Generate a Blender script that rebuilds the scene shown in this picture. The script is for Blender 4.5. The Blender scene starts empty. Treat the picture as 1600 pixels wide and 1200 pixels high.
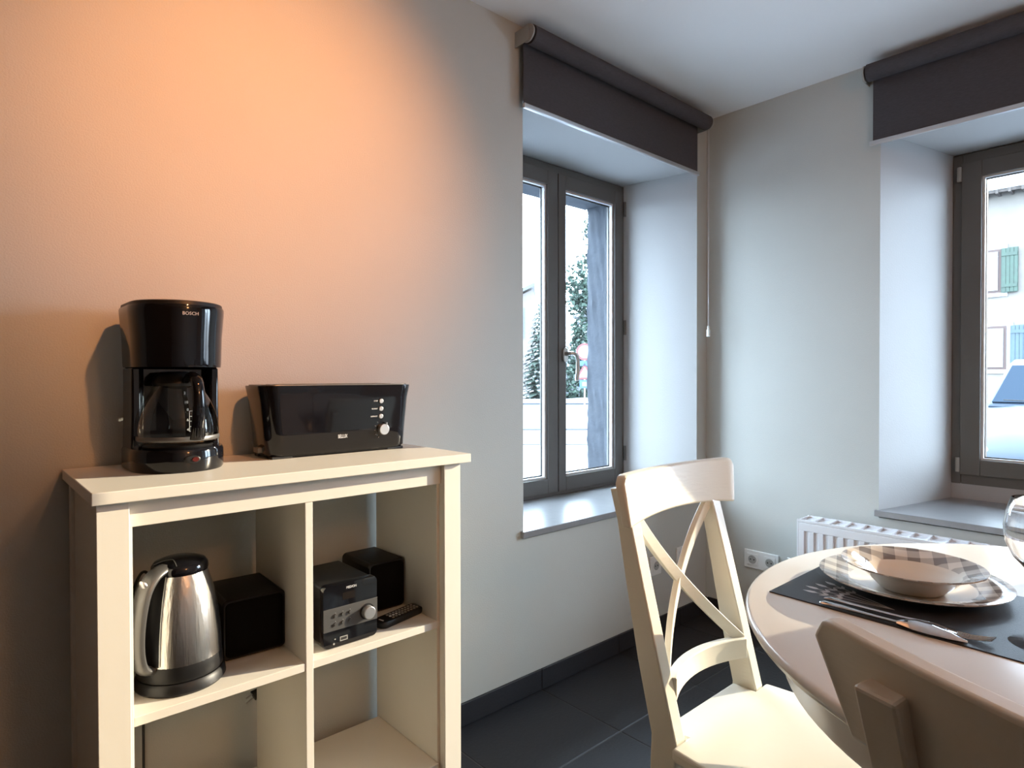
import bpy, bmesh, math, random
from mathutils import Vector, Matrix
random.seed(7)
PI = math.pi
S = bpy.context.scene
C = bpy.data.collections.new('scene'); S.collection.children.link(C)

# ---------------------------------------------------------------- camera
cam = bpy.data.cameras.new('camera'); cam.lens = 972.89*36/1600; cam.sensor_width = 36; cam.clip_start = 0.02; cam.clip_end = 500
co = bpy.data.objects.new('camera', cam); C.objects.link(co)
R_ = Vector((0.74496973, -0.6670958, -0.00181479)); U_ = Vector((0.00931018, 0.00767678, 0.99992719)); F_ = Vector((0.6670333, 0.74493239, -0.01192975))
M = Matrix((R_, U_, -F_)).transposed().to_4x4(); M.translation = Vector((-2.74356, -1.63752, 1.15506)); co.matrix_world = M
S.camera = co
# ---------------------------------------------------------------- world, sun, exposure
w = bpy.data.worlds.new('world'); S.world = w; w.use_nodes = True
bg = w.node_tree.nodes['Background']; bg.inputs[0].default_value = (0.66, 0.83, 1.0, 1); bg.inputs[1].default_value = 27.5
S.view_settings.view_transform = 'Standard'; S.view_settings.look = 'None'; S.view_settings.gamma = 1; S.view_settings.exposure = 0.0
S.view_settings.use_curve_mapping = False
def light(name, typ, loc, energy, color, aim=None, **k):
    l = bpy.data.lights.new(name, typ); l.energy = energy; l.color = color
    for a, v in k.items():
        if a == 'portal': l.cycles.is_portal = True
        else: setattr(l, a, v)
    o = bpy.data.objects.new(name, l); C.objects.link(o); o.location = loc
    if aim is not None: o.rotation_euler = (Vector(aim)-Vector(loc)).to_track_quat('-Z', 'Y').to_euler()
    return o
SUN_EL = math.radians(16.3)
sd = Vector((0.943*math.cos(SUN_EL), -0.332*math.cos(SUN_EL), math.sin(SUN_EL)))
light('sun', 'SUN', (10, -5, 8), 11.0, (1.0, 0.83, 0.60), aim=Vector((10, -5, 8))-sd, angle=math.radians(0.25))
LAMP = Vector((-2.08, -1.42, 2.27))
light('wall_spot_light', 'SPOT', LAMP, 142, (1.0, 0.39, 0.13), aim=(-2.13, 0, 1.74), spot_size=math.radians(60), spot_blend=1.0, shadow_soft_size=0.03)
light('added_warm_fill', 'POINT', (-1.85, -2.9, 2.0), 27, (1.0, 0.45, 0.17), shadow_soft_size=0.12)  # unseen warm fill added behind the camera to lift the shaded parts
light('window_portal', 'AREA', (-0.655, 0.50, 1.37), 1, (1, 1, 1), aim=(-0.655, -1, 1.37), shape='RECTANGLE', size=1.05, size_y=1.6, portal=True)
light('window_portal', 'AREA', (0.60, -1.53, 1.40), 1, (1, 1, 1), aim=(-1, -1.53, 1.40), shape='RECTANGLE', size=1.3, size_y=1.5, portal=True)

# ---------------------------------------------------------------- materials
MATS = {}
def mat(name, col, rough=0.5, metal=0.0, bump=0.0, bscale=80.0, var=0.0, vscale=6.0, spec=0.5, emis=0.0, coat=0.0, stretch=None, rvar=0.0):
    if name in MATS: return MATS[name]
    m = bpy.data.materials.new(name); m.use_nodes = True; nt = m.node_tree; b = nt.nodes['Principled BSDF']
    b.inputs['Base Color'].default_value = (*col, 1); b.inputs['Roughness'].default_value = rough; b.inputs['Metallic'].default_value = metal
    b.inputs['Specular IOR Level'].default_value = spec; b.inputs['Coat Weight'].default_value = coat
    tc = nt.nodes.new('ShaderNodeTexCoord'); mp = nt.nodes.new('ShaderNodeMapping'); nt.links.new(tc.outputs['Object'], mp.inputs[0])
    if stretch: mp.inputs['Scale'].default_value = stretch
    if var > 0 or rvar > 0:
        n = nt.nodes.new('ShaderNodeTexNoise'); n.inputs['Scale'].default_value = vscale; n.inputs['Detail'].default_value = 6
        nt.links.new(mp.outputs[0], n.inputs['Vector'])
        if var > 0:
            r = nt.nodes.new('ShaderNodeMapRange'); r.inputs['From Min'].default_value = .3; r.inputs['From Max'].default_value = .7
            r.inputs['To Min'].default_value = 1-var; r.inputs['To Max'].default_value = 1+var
            nt.links.new(n.outputs['Fac'], r.inputs['Value'])
            mx = nt.nodes.new('ShaderNodeMix'); mx.data_type = 'RGBA'; mx.blend_type = 'MULTIPLY'; mx.inputs[0].default_value = 1
            mx.inputs[6].default_value = (*col, 1); nt.links.new(r.outputs[0], mx.inputs[7]); nt.links.new(mx.outputs[2], b.inputs['Base Color'])
        if rvar > 0:
            r = nt.nodes.new('ShaderNodeMapRange'); r.inputs['To Min'].default_value = max(0, rough-rvar); r.inputs['To Max'].default_value = rough+rvar
            nt.links.new(n.outputs['Fac'], r.inputs['Value']); nt.links.new(r.outputs[0], b.inputs['Roughness'])
    if bump > 0:
        n = nt.nodes.new('ShaderNodeTexNoise'); n.inputs['Scale'].default_value = bscale; n.inputs['Detail'].default_value = 5
        nt.links.new(mp.outputs[0], n.inputs['Vector'])
        bp = nt.nodes.new('ShaderNodeBump'); bp.inputs['Strength'].default_value = bump; bp.inputs['Distance'].default_value = 0.01
        nt.links.new(n.outputs['Fac'], bp.inputs['Height']); nt.links.new(bp.outputs[0], b.inputs['Normal'])
    if emis > 0:
        b.inputs['Emission Color'].default_value = (*col, 1); b.inputs['Emission Strength'].default_value = emis
    MATS[name] = m; return m
def thin_glass(name, tint=(0.96, 0.98, 0.98), refl=0.06):
    m = bpy.data.materials.new(name); m.use_nodes = True; nt = m.node_tree; nt.nodes.remove(nt.nodes['Principled BSDF'])
    o = nt.nodes['Material Output']; t = nt.nodes.new('ShaderNodeBsdfTransparent'); t.inputs[0].default_value = (*tint, 1)
    g = nt.nodes.new('ShaderNodeBsdfGlossy'); g.inputs['Roughness'].default_value = 0.02
    lw = nt.nodes.new('ShaderNodeLayerWeight'); lw.inputs[0].default_value = 0.5
    pw = nt.nodes.new('ShaderNodeMath'); pw.operation = 'POWER'; pw.inputs[1].default_value = 4.0; nt.links.new(lw.outputs['Facing'], pw.inputs[0])
    f = nt.nodes.new('ShaderNodeMath'); f.operation = 'MULTIPLY_ADD'; f.inputs[1].default_value = 0.85; f.inputs[2].default_value = refl; nt.links.new(pw.outputs[0], f.inputs[0])
    x = nt.nodes.new('ShaderNodeMixShader'); nt.links.new(f.outputs[0], x.inputs[0]); nt.links.new(t.outputs[0], x.inputs[1]); nt.links.new(g.outputs[0], x.inputs[2])
    nt.links.new(x.outputs[0], o.inputs[0]); MATS[name] = m; return m
m_wall = mat('wall_paint', (0.50, 0.505, 0.475), 0.62, bump=0.12, bscale=260, var=0.02, vscale=3)
m_white = mat('white_plaster', (0.78, 0.775, 0.78), 0.7, bump=0.10, bscale=160, var=0.015, vscale=4)
m_reveal_white = mat('light_grey_plaster', (0.43, 0.43, 0.43), 0.7, bump=0.10, bscale=160)
m_ceil = mat('ceiling_paint', (0.84, 0.84, 0.84), 0.8, bump=0.06, bscale=200)
m_dark = mat('dark_brown_paint', (0.10, 0.07, 0.05), 0.7)
m_tile = mat('floor_tile_stone', (0.017, 0.0165, 0.020), 0.5, bump=0.10, bscale=90, var=0.18, vscale=7, rvar=0.08)
m_grout = mat('tile_grout', (0.10, 0.10, 0.10), 0.9)
m_sill = mat('grey_sill_stone', (0.22, 0.22, 0.225), 0.28, bump=0.05, bscale=60, var=0.06, vscale=20)
m_frame = mat('taupe_window_paint', (0.115, 0.110, 0.102), 0.42, bump=0.05, bscale=120)
m_bead = mat('lit_glazing_bead', (0.60, 0.61, 0.62), 0.35)  # pale tone puts the light on the sash rebate into the colour
m_seal = mat('dark_rubber_seal', (0.02, 0.02, 0.02), 0.6)
m_blind = mat('aubergine_blind_fabric', (0.072, 0.065, 0.072), 0.85, bump=0.5, bscale=900, var=0.10, vscale=60, stretch=(1, 1, 4))
m_alu = mat('brushed_aluminium', (0.62, 0.62, 0.63), 0.35, 0.9)
m_plast = mat('white_plastic', (0.72, 0.72, 0.70), 0.35)
m_greyp = mat('grey_plastic', (0.35, 0.35, 0.33), 0.4)
m_clear = mat('clear_plastic', (0.80, 0.85, 0.86), 0.12)
m_shelf = mat('cream_laminate', (0.74, 0.70, 0.62), 0.33, bump=0.02, bscale=40)
m_chair = mat('cream_lacquer', (0.76, 0.72, 0.62), 0.33, bump=0.05, bscale=30, stretch=(1, 1, 6))
m_table = mat('offwhite_table_lacquer', (0.74, 0.71, 0.66), 0.22, bump=0.02, bscale=25)
m_blk = mat('glossy_black_plastic', (0.005, 0.005, 0.007), 0.07, spec=0.4, coat=0.15)
m_blks = mat('satin_black_plastic', (0.010, 0.010, 0.011), 0.42, spec=0.35)
m_blkm = mat('matte_black_cloth', (0.004, 0.004, 0.004), 0.9, bump=0.3, bscale=700, spec=0.12)
m_steel = mat('brushed_steel', (0.66, 0.63, 0.60), 0.26, 1.0, bump=0.10, bscale=160, stretch=(1, 1, 0.04))
m_steelh = mat('satin_silver_plastic', (0.14, 0.137, 0.133), 0.36, 0.55)
m_chrome = mat('chrome', (0.80, 0.80, 0.81), 0.06, 1.0)
m_nickel = mat('satin_nickel', (0.55, 0.53, 0.50), 0.28, 0.9)
m_rad = mat('white_radiator_enamel', (0.78, 0.79, 0.82), 0.3)
m_print = mat('white_print', (0.75, 0.75, 0.75), 0.5)
m_printg = mat('grey_print', (0.30, 0.30, 0.30), 0.5)
m_red = mat('red_switch', (0.09, 0.008, 0.006), 0.25)
m_amber = mat('amber_display', (0.012, 0.008, 0.006), 0.15)
m_mat = mat('charcoal_placemat', (0.030, 0.032, 0.040), 0.45, bump=0.15, bscale=600)
m_leafprint = mat('pale_leaf_print', (0.55, 0.55, 0.56), 0.4)
m_porc = mat('cream_porcelain', (0.72, 0.68, 0.62), 0.08, coat=0.5)
m_outplaster = mat('blue_grey_render', (0.0289, 0.0357, 0.0476), 0.9, bump=1.0, bscale=9, var=0.12, vscale=8)
m_snow = mat('snow', (0.1958, 0.2067, 0.2285), 0.8, bump=0.3, bscale=3)
m_road = mat('wet_asphalt', (0.0347, 0.0388, 0.0469), 0.6, var=0.12, vscale=1.5)
m_slush = mat('brown_slush', (0.0490, 0.0469, 0.0449), 0.8, var=0.3, vscale=4)
m_kerb = mat('dark_kerb', (0.0340, 0.0374, 0.0442), 0.8)
m_green1 = mat('fir_needles', (0.0109, 0.0218, 0.0150), 0.8, var=0.4, vscale=2)
m_green2 = mat('hedge_leaves', (0.0150, 0.0340, 0.0231), 0.8, var=0.4, vscale=2)
m_bark = mat('bark', (0.03, 0.025, 0.02), 0.9)
m_facade = mat('pale_rough_render', (0.095, 0.084, 0.074), 0.9, bump=0.8, bscale=6, var=0.10, vscale=3)
m_brickf = mat('pale_brick_house', (0.0884, 0.0782, 0.0748), 0.9, var=0.1, vscale=3)
m_roof = mat('weathered_eave_wood', (0.0340, 0.0272, 0.0238), 0.9, var=0.4, vscale=8)
m_slate = mat('grey_slates', (0.0476, 0.0544, 0.0612), 0.7)
m_shg = mat('green_shutter_paint', (0.0045, 0.020, 0.011), 0.6, var=0.25, vscale=12)
m_shb = mat('blue_shutter_paint', (0.0170, 0.0340, 0.0459), 0.6, var=0.15, vscale=12)
m_reveal = mat('brown_window_trim', (0.0408, 0.0238, 0.0204), 0.8)
m_paneo = mat('pale_curtained_pane', (0.0762, 0.0785, 0.0809), 0.15)
m_car = mat('ice_blue_car_paint', (0.022, 0.030, 0.042), 0.45, spec=0.15)
m_carglass = mat('tinted_car_glass', (0.017, 0.024, 0.034), 0.6, spec=0.0)
m_tyre = mat('tyre_rubber', (0.01, 0.01, 0.01), 0.8)
m_lens = mat('headlight_lens', (0.1496, 0.1496, 0.1632), 0.08)
m_signw = mat('sign_white', (0.0952, 0.0952, 0.1020), 0.5); m_signr = mat('sign_red', (0.0816, 0.0082, 0.0102), 0.5); m_signb = mat('sign_blue', (0.0136, 0.0476, 0.0952), 0.5)
m_pane = thin_glass('window_glass')
m_wglass = bpy.data.materials.new('drinking_glass'); m_wglass.use_nodes = True
_b = m_wglass.node_tree.nodes['Principled BSDF']; _b.inputs['Transmission Weight'].default_value = 1; _b.inputs['Roughness'].default_value = 0.0; _b.inputs['IOR'].default_value = 1.45; _b.inputs['Base Color'].default_value = (1, 1, 1, 1)
m_caraf = thin_glass('carafe_glass', (0.80, 0.77, 0.70))

# ---------------------------------------------------------------- helpers
ORG = {}
def org(p): return ORG.get(p.name, Vector((0, 0, 0))) if p is not None else Vector((0, 0, 0))
def obj(name, bm, m, parent=None, smooth=False, bevel=0.0, seg=2, label=None, kind=None, local=False, auto=40):
    if parent is not None and not local: bmesh.ops.translate(bm, verts=bm.verts, vec=-org(parent))
    bmesh.ops.recalc_face_normals(bm, faces=bm.faces)
    me = bpy.data.meshes.new(name); bm.to_mesh(me); bm.free()
    for mm in (m if isinstance(m, (list, tuple)) else [m]): me.materials.append(mm)
    if smooth:
        for p in me.polygons: p.use_smooth = True
        me.set_sharp_from_angle(angle=math.radians(auto))
    o = bpy.data.objects.new(name, me); C.objects.link(o)
    if bevel > 0:
        b = o.modifiers.new('bevel', 'BEVEL'); b.width = bevel; b.segments = seg; b.limit_method = 'ANGLE'; b.angle_limit = math.radians(35); b.harden_normals = False
    if parent is not None: o.parent = parent; ORG[o.name] = Vector((0, 0, 0)) if local else org(parent)
    else: ORG[o.name] = Vector((0, 0, 0))
    if label: o['label'] = label
    if kind: o['kind'] = kind
    return o
def thing(name, label, cat, loc=(0, 0, 0), rz=0, group=None, kind=None):
    o = bpy.data.objects.new(name, None); C.objects.link(o); o.location = loc; o.rotation_euler = (0, 0, rz); o.empty_display_size = 0.1
    ORG[o.name] = Vector(loc)
    if label: o['label'] = label
    if cat: o['category'] = cat
    if group: o['group'] = group
    if kind: o['kind'] = kind
    return o
def tag(o, label, cat, group=None):
    o['label'] = label; o['category'] = cat
    if group: o['group'] = group
    return o
def struct(name, bm, m, **k): return obj(name, bm, m, kind='structure', **k)
def B(): return bmesh.new()
def box(bm, x0, x1, y0, y1, z0, z1, mi=0):
    v = [bm.verts.new((x, y, z)) for z in (z0, z1) for y in (y0, y1) for x in (x0, x1)]
    for f in ((0, 2, 3, 1), (4, 5, 7, 6), (0, 1, 5, 4), (2, 6, 7, 3), (0, 4, 6, 2), (1, 3, 7, 5)):
        fc = bm.faces.new([v[i] for i in f]); fc.material_index = mi
    return v
def bx(*a): bm = B(); box(bm, *a); return bm
def boxes(*L):
    bm = B()
    for a in L: box(bm, *a)
    return bm
def hexa(bm, P):   # 8 points: bottom 4 ccw, top 4 ccw
    v = [bm.verts.new(p) for p in P]
    for f in ((3, 2, 1, 0), (4, 5, 6, 7), (0, 1, 5, 4), (1, 2, 6, 5), (2, 3, 7, 6), (3, 0, 4, 7)): bm.faces.new([v[i] for i in f])
def loft(bm, rings, closed=True, cap=True, mi=0):
    vs = [[bm.verts.new(p) for p in r] for r in rings]; n = len(vs[0])
    for a, b in zip(vs, vs[1:]):
        for i in range(n if closed else n-1):
            j = (i+1) % n
            f = bm.faces.new((a[i], a[j], b[j], b[i])); f.material_index = mi
    if cap and closed:
        for r in (vs[0][::-1], vs[-1]):
            f = bm.faces.new(r); f.material_index = mi
    return vs
def lathe(bm, prof, c=(0, 0), n=40, a0=0, a1=2*PI, mi=0):
    full = abs(a1-a0-2*PI) < 1e-6; k = n if full else n+1
    rings = []
    for i in range(k):
        a = a0+(a1-a0)*i/n; rings.append([(c[0]+r*math.cos(a), c[1]+r*math.sin(a), z) for r, z in prof])
    vs = [[bm.verts.new(p) for p in r] for r in rings]
    for i in range(n):
        A = vs[i]; Bq = vs[(i+1) % k]
        for j in range(len(prof)-1):
            try: f = bm.faces.new((A[j], Bq[j], Bq[j+1], A[j+1])); f.material_index = mi
            except ValueError: pass
    bmesh.ops.remove_doubles(bm, verts=bm.verts, dist=1e-6)
def disc_ring(r, z, c, n=32): return [(c[0]+r*math.cos(2*PI*i/n), c[1]+r*math.sin(2*PI*i/n), z) for i in range(n)]
def cyl(bm, p0, p1, r0, r1=None, n=16, mi=0):
    p0 = Vector(p0); p1 = Vector(p1); r1 = r0 if r1 is None else r1
    q = (p1-p0).to_track_quat('Z', 'Y')
    rings = [[p + q @ Vector((r*math.cos(2*PI*i/n), r*math.sin(2*PI*i/n), 0)) for i in range(n)] for p, r in ((p0, r0), (p1, r1))]
    loft(bm, rings, mi=mi)
def sweep(bm, pts, w, h, up=(0, 0, 1), n=0, mi=0):
    """rectangular (n=0) or elliptic (n>2) section w (sideways) x h (along up); w,h may be lists"""
    pts = [Vector(p) for p in pts]; rings = []
    for i, p in enumerate(pts):
        t = (pts[min(i+1, len(pts)-1)]-pts[max(i-1, 0)]).normalized()
        s = t.cross(Vector(up)).normalized(); u = s.cross(t).normalized()
        ww = w[i] if isinstance(w, (list, tuple)) else w; hh = h[i] if isinstance(h, (list, tuple)) else h
        if n: rings.append([p + s*math.cos(2*PI*k/n)*ww/2 + u*math.sin(2*PI*k/n)*hh/2 for k in range(n)])
        else: rings.append([p+s*a*ww/2+u*b*hh/2 for a, b in ((-1, -1), (1, -1), (1, 1), (-1, 1))])
    loft(bm, rings, mi=mi)
def spline(P, n=8):
    P = [Vector(p) for p in P]; out = []
    for i in range(len(P)-1):
        a = P[max(i-1, 0)]; b = P[i]; c = P[i+1]; d = P[min(i+2, len(P)-1)]
        for k in range(n):
            t = k/n; out.append(0.5*((2*b)+(c-a)*t+(2*a-5*b+4*c-d)*t*t+(3*b-a-3*c+d)*t**3))
    out.append(P[-1]); return out
def prism(bm, poly, z0, z1, mi=0): loft(bm, [[(x, y, z0) for x, y in poly], [(x, y, z1) for x, y in poly]], mi=mi)
def rrect(w, h, r, n=5, cx=0, cy=0):
    P = []
    for sx, sy, a in ((1, 1, 0), (-1, 1, 90), (-1, -1, 180), (1, -1, 270)):
        for k in range(n+1):
            t = math.radians(a+90*k/n); P.append((cx+sx*(w/2-r)+r*math.cos(t), cy+sy*(h/2-r)+r*math.sin(t)))
    return P
def text(name, s, loc, size, m, parent, face='-y', depth=0.0004, xs=1.0, align='CENTER'):
    cu = bpy.data.curves.new(name, 'FONT'); cu.body = s; cu.size = size; cu.extrude = depth; cu.align_x = align; cu.align_y = 'CENTER'; cu.resolution_u = 3
    t = bpy.data.objects.new('t', cu); C.objects.link(t)
    bpy.context.view_layer.update()
    me = bpy.data.meshes.new_from_object(t.evaluated_get(bpy.context.evaluated_depsgraph_get()))
    bpy.data.objects.remove(t)
    bm = B(); bm.from_mesh(me); bpy.data.meshes.remove(me)
    X = {'-y': Matrix(((xs, 0, 0), (0, 0, -1), (0, 1, 0))), '-x': Matrix(((0, 0, -1), (-xs, 0, 0), (0, 1, 0)))}[face].to_4x4()
    X.translation = Vector(loc); bmesh.ops.transform(bm, matrix=X, verts=bm.verts)
    return obj(name, bm, m, parent)
def ccopy(src, parent, off=None):
    c = src.copy(); C.objects.link(c)
    if parent is not None: c.parent = parent
    if off is not None: c.location = Vector(src.location)+Vector(off)
    return c
def copy_tree(o, parent=None):
    c = o.copy(); C.objects.link(c)
    if parent is not None: c.parent = parent
    for ch in list(o.children): copy_tree(ch, c)
    return c

# ================================================================ ROOM SHELL
H = 2.4; XB = -4.3; YF = -3.5; T = 0.58
# wall A (named wall_left) plane y=0 with opening; T deep
ax0, ax1, az0, az1 = -1.224, -0.0855, 0.60, 2.139
by0, by1, bz0, bz1 = -2.29, -0.7665, 0.62, 2.119
struct('wall_left', boxes((XB, ax0, 0, T, -.1, H), (ax1, T, 0, T, -.1, H), (ax0, ax1, 0, T, -.1, az0-.03), (ax0, ax1, 0, T, az1+.006, H)), m_wall)
struct('wall_right', boxes((0, T, by1, 0, -.1, H), (0, T, YF, by0, -.1, H), (0, T, by0, by1, -.1, bz0-.03), (0, T, by0, by1, bz1+.006, H)), m_wall)
struct('wall_back', bx(XB-.15, XB, YF-.15, T, -.1, H), m_dark)  # unseen wall, coloured dark to cut bounce onto the near chair
struct('wall_front', bx(XB, T, YF-.15, YF, -.1, H), m_wall)
struct('ceiling', bx(XB-.15, T, YF-.15, T, H, H+.2), m_ceil)
fl = struct('floor', bx(XB, 0, YF, 0, -.12, -.0025), m_grout)
# floor tiles 45 cm
g = .0022; tile0 = None
xs = [-1.14+.45*k for k in range(-8, 4)]; ys = [0, -.372]+[-.372-.45*k for k in range(1, 10)]
for i in range(len(xs)-1):
    for j in range(len(ys)-1):
        xa = max(xs[i], XB)+g; xb = min(xs[i+1], 0)-g; ya = max(ys[j+1], YF)+g; yb = min(ys[j], 0)-g
        if xb-xa < .02 or yb-ya < .02: continue
        full = xb-xa > .44 and yb-ya > .44
        if full and tile0 is not None:
            t = ccopy(tile0, fl); t.location = ((xa+xb)/2, (ya+yb)/2, 0)
        else:
            bm = bx(-(xb-xa)/2, (xb-xa)/2, -(yb-ya)/2, (yb-ya)/2, -.01, 0)
            t = obj('tile', bm, m_tile, fl, bevel=.0015, seg=1); t.location = ((xa+xb)/2, (ya+yb)/2, 0)
            if full: tile0 = t
# baseboards
def baseboard(name, axis, a0, a1, joints, s=1):
    hb = .076
    if axis == 'x': base = bx(a0, a1, -.006, .0, 0, hb-.002)
    else: base = bx(-.006, 0, a0, a1, 0, hb-.002)
    o = struct(name, base, m_grout)
    for ja, jb in zip(joints, joints[1:]):
        if axis == 'x': bm = bx(ja+.0015, jb-.0015, -.011, -.001, .002, hb)
        else: bm = bx(-.011, -.001, ja+.0015, jb-.0015, .002, hb)
        obj('tile', bm, m_tile, o, bevel=.001, seg=1)
baseboard('baseboard_left', 'x', XB, 0, [XB]+[-1.14+.45*k for k in range(-8, 3)]+[-.011])
baseboard('baseboard_right', 'y', YF, -.0115, [YF]+[-.24-.45*k for k in range(9, -1, -1)]+[-.012])

# ---- reveals, linings
def lining(name, P, thick=.008):
    pass
bm = B()   # reveal A : left jamb, right jamb, head (splayed), 6 mm lining
dA = .388; fxl, fxr, ftA, fbA = -1.16, -.150, 2.135, .606
hexa(bm, [(ax1, 0, az0), (ax1+.01, 0, az0), (ax1+.01, T, az0), (fxr, T, az0), (ax1, 0, az1), (ax1+.01, 0, az1), (ax1+.01, T, az1), (fxr, T, az1)])
bm.free()
bm = B()
loft(bm, [[(ax1, 0, z), (ax1, .001, z), (ax1+.003, T, z), (fxr, T, z), (fxr, dA, z)] for z in (az0-.02, az1+.006)])
loft(bm, [[(ax0, 0, z), (ax0, .001, z), (ax0-.003, T, z), (fxl, T, z), (fxl, dA, z)] for z in (az0-.02, az1+.006)])
box(bm, ax0, ax1, .0005, T, az1, az1+.006)
struct('trim_1', bm, m_reveal_white)
bm = B(); dB = .529; fyl, fyr, ftB, fbB = -.887, -2.17, 2.114, .684
loft(bm, [[(0, by1, z), (.001, by1, z), (T, by1+.003, z), (T, fyl, z), (dB, fyl, z)] for z in (bz0-.02, bz1+.006)])
loft(bm, [[(0, by0, z), (.001, by0, z), (T, by0-.003, z), (T, fyr, z), (dB, fyr, z)] for z in (bz0-.02, bz1+.006)])
box(bm, .0005, T, by0, by1, bz1, bz1+.006); box(bm, dB-.003, T, fyr, fyl, bz0-.02, fbB+.004)
struct('trim_2', bm, m_reveal_white)
# sills
bm = B(); prism(bm, [(ax0-.015, -.017), (ax1+.012, -.017), (ax1+.012, .0), (ax1, 0), (fxr, dA+.02), (fxl, dA+.02), (ax0, 0), (ax0-.015, 0)], az0-.024, az0)
struct('trim_3', bm, m_sill, bevel=.002, label='grey stone inner sill of the window with the full view of its handle')
bm = B(); prism(bm, [(-.017, by1+.012), (-.017, by0-.015), (0, by0-.015), (0, by0), (dB, fyr), (dB, fyl), (0, by1), (0, by1+.012)], bz0-.024, bz0)
struct('trim_4', bm, m_sill, bevel=.002)
# outer rough masonry jambs (beyond the frames)
bm = B()
def grid_jamb(bm, xj, y0, y1, z0, z1, dirx):
    ny, nz = 8, 60; vs = []
    for k in range(nz+1):
        r = []
        for j in range(ny+1):
            n = .006*math.sin(k*.9+j*1.7)*math.cos(j*2.1-k*.37)+random.uniform(-.003, .003)
            r.append(bm.verts.new((xj+n, y0+(y1-y0)*j/ny, z0+(z1-z0)*k/nz)))
        vs.append(r)
    for a, b in zip(vs, vs[1:]):
        for j in range(ny): bm.faces.new((a[j], a[j+1], b[j+1], b[j]))
grid_jamb(bm, -.175, .47, .615, .5, 2.2, 1)
obj_j = None
struct('trim_5', bm, m_outplaster, smooth=True)
struct('trim_6', boxes((-.165, .0, T, .615, .4, 2.4), (-1.4, -1.12, T, .615, .4, 2.4), (-1.12, -.165, .49, .64, 2.062, 2.4), (-1.12, -.165, .47, .66, .45, .585)), m_outplaster, bevel=.004)
struct('trim_7', boxes((T, .68, -.985, -.6, .4, 2.4), (T, .68, -2.5, -2.10, .4, 2.4), (T, .68, -2.10, -.985, 2.09, 2.4), (T, .70, -2.10, -.985, .55, .66)), m_roof, bevel=.004)

struct('added_sky_shade', bx(T, 1.60, -3.1, -.2, 2.42, 2.56), m_roof)   # unseen canopy added to hold back sky light at the right window
# ---- windows
def casement(win, u0, u1, z0, z1, st, rail_t, rail_b, horiz, f, beadw=.012, inset=.0):
    """sash lying in plane; horiz('x' or 'y'); f = front coordinate of sash, goes 0.06 outwards"""
    def b(bm, a0, a1, d0, d1, c0, c1):
        if horiz == 'x': box(bm, a0, a1, d0, d1, c0, c1)
        else: box(bm, d0, d1, a0, a1, c0, c1)
    sl, sr = st
    bm = B(); b(bm, u0, u0+sl, f, f+.055, z0, z1); s = obj('sash', bm, m_frame, win, bevel=.003)
    for nm, a in (('stile', (u1-sr, u1, z0, z1)), ('rail', (u0+sl, u1-sr, z1-rail_t, z1)), ('rail', (u0+sl, u1-sr, z0, z0+rail_b))):
        bm = B(); b(bm, a[0]+.0004, a[1]-.0004, f+.0005, f+.055, a[2], a[3]); obj(nm, bm, m_frame, s, bevel=.002)
    gu0, gu1, gz0, gz1 = u0+sl, u1-sr, z0+rail_b, z1-rail_t
    bm = B()
    for a in ((gu0, gu0+beadw, gz0, gz1), (gu1-beadw, gu1, gz0, gz1), (gu0+beadw, gu1-beadw, gz0, gz0+beadw*.8), (gu0+beadw, gu1-beadw, gz1-beadw*.8, gz1)):
        b(bm, a[0], a[1], f+.012, f+.030, a[2], a[3])
    obj('glazing_bead', bm, m_bead, s)
    bm = B(); e = beadw+.003
    for a in ((gu0, gu0+e, gz0, gz1), (gu1-e, gu1, gz0, gz1), (gu0+e, gu1-e, gz0, gz0+e), (gu0+e, gu1-e, gz1-e, gz1)):
        b(bm, a[0], a[1], f+.030, f+.034, a[2], a[3])
    obj('rubber_seal', bm, m_seal, s)
    bm = B()
    q = [(gu0, gz0), (gu1, gz0), (gu1, gz1), (gu0, gz1)]
    bm.faces.new([bm.verts.new((a, f+.036, z) if horiz == 'x' else (f+.036, a, z)) for a, z in q])
    obj('pane', bm, m_pane, s)
    return s
# window_1 (wall A)
bm = B()
for a in ((fxl, fxl+.035, .600, ftA), (fxr-.016, fxr, .600, ftA), (fxl+.035, fxr-.016, ftA-.036, ftA), (fxl+.035, fxr-.016, .600, .616)): box(bm, a[0], a[1], dA, dA+.09, a[2], a[3])
w1 = struct('window_1', bm, m_frame, bevel=.002); w1['label'] = 'double casement window in taupe paint beside the shelf unit wall'
sA = casement(w1, -.641, -.166, .616, 2.101, (.049, .062), .066, .068, 'x', dA-.006)
casement(w1, -1.125, -.6465, .616, 2.101, (.062, .066), .066, .068, 'x', dA-.006)
bm = B(); prism(bm, [(x, z) for x, z in rrect(.030, .068, .014, 5, -.603, 1.256)], dA-.016, dA-.006)
for v in bm.verts: v.co = Vector((v.co.x, v.co.z, v.co.y))
h = obj('handle_plate', bm, m_nickel, sA, smooth=True, bevel=.002)
bm = B(); cyl(bm, (-.603, dA-.014, 1.262), (-.603, dA-.045, 1.262), .010, .009)
sweep(bm, spline([(-.603, dA-.042, 1.262), (-.588, dA-.052, 1.262), (-.570, dA-.056, 1.246), (-.564, dA-.056, 1.20), (-.570, dA-.054, 1.135)], 6), .018, [.020]*12+[.018]*12+[.014], up=(0, 1, 0), n=10)
obj('handle_lever', bm, m_nickel, h, smooth=True)
for z in (.72, 1.98, 1.37):
    bm = B(); cyl(bm, (fxr-.004, dA-.010, z), (fxr-.004, dA-.010, z+.075), .007, n=10); obj('hinge', bm, m_frame, w1, smooth=True)
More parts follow.
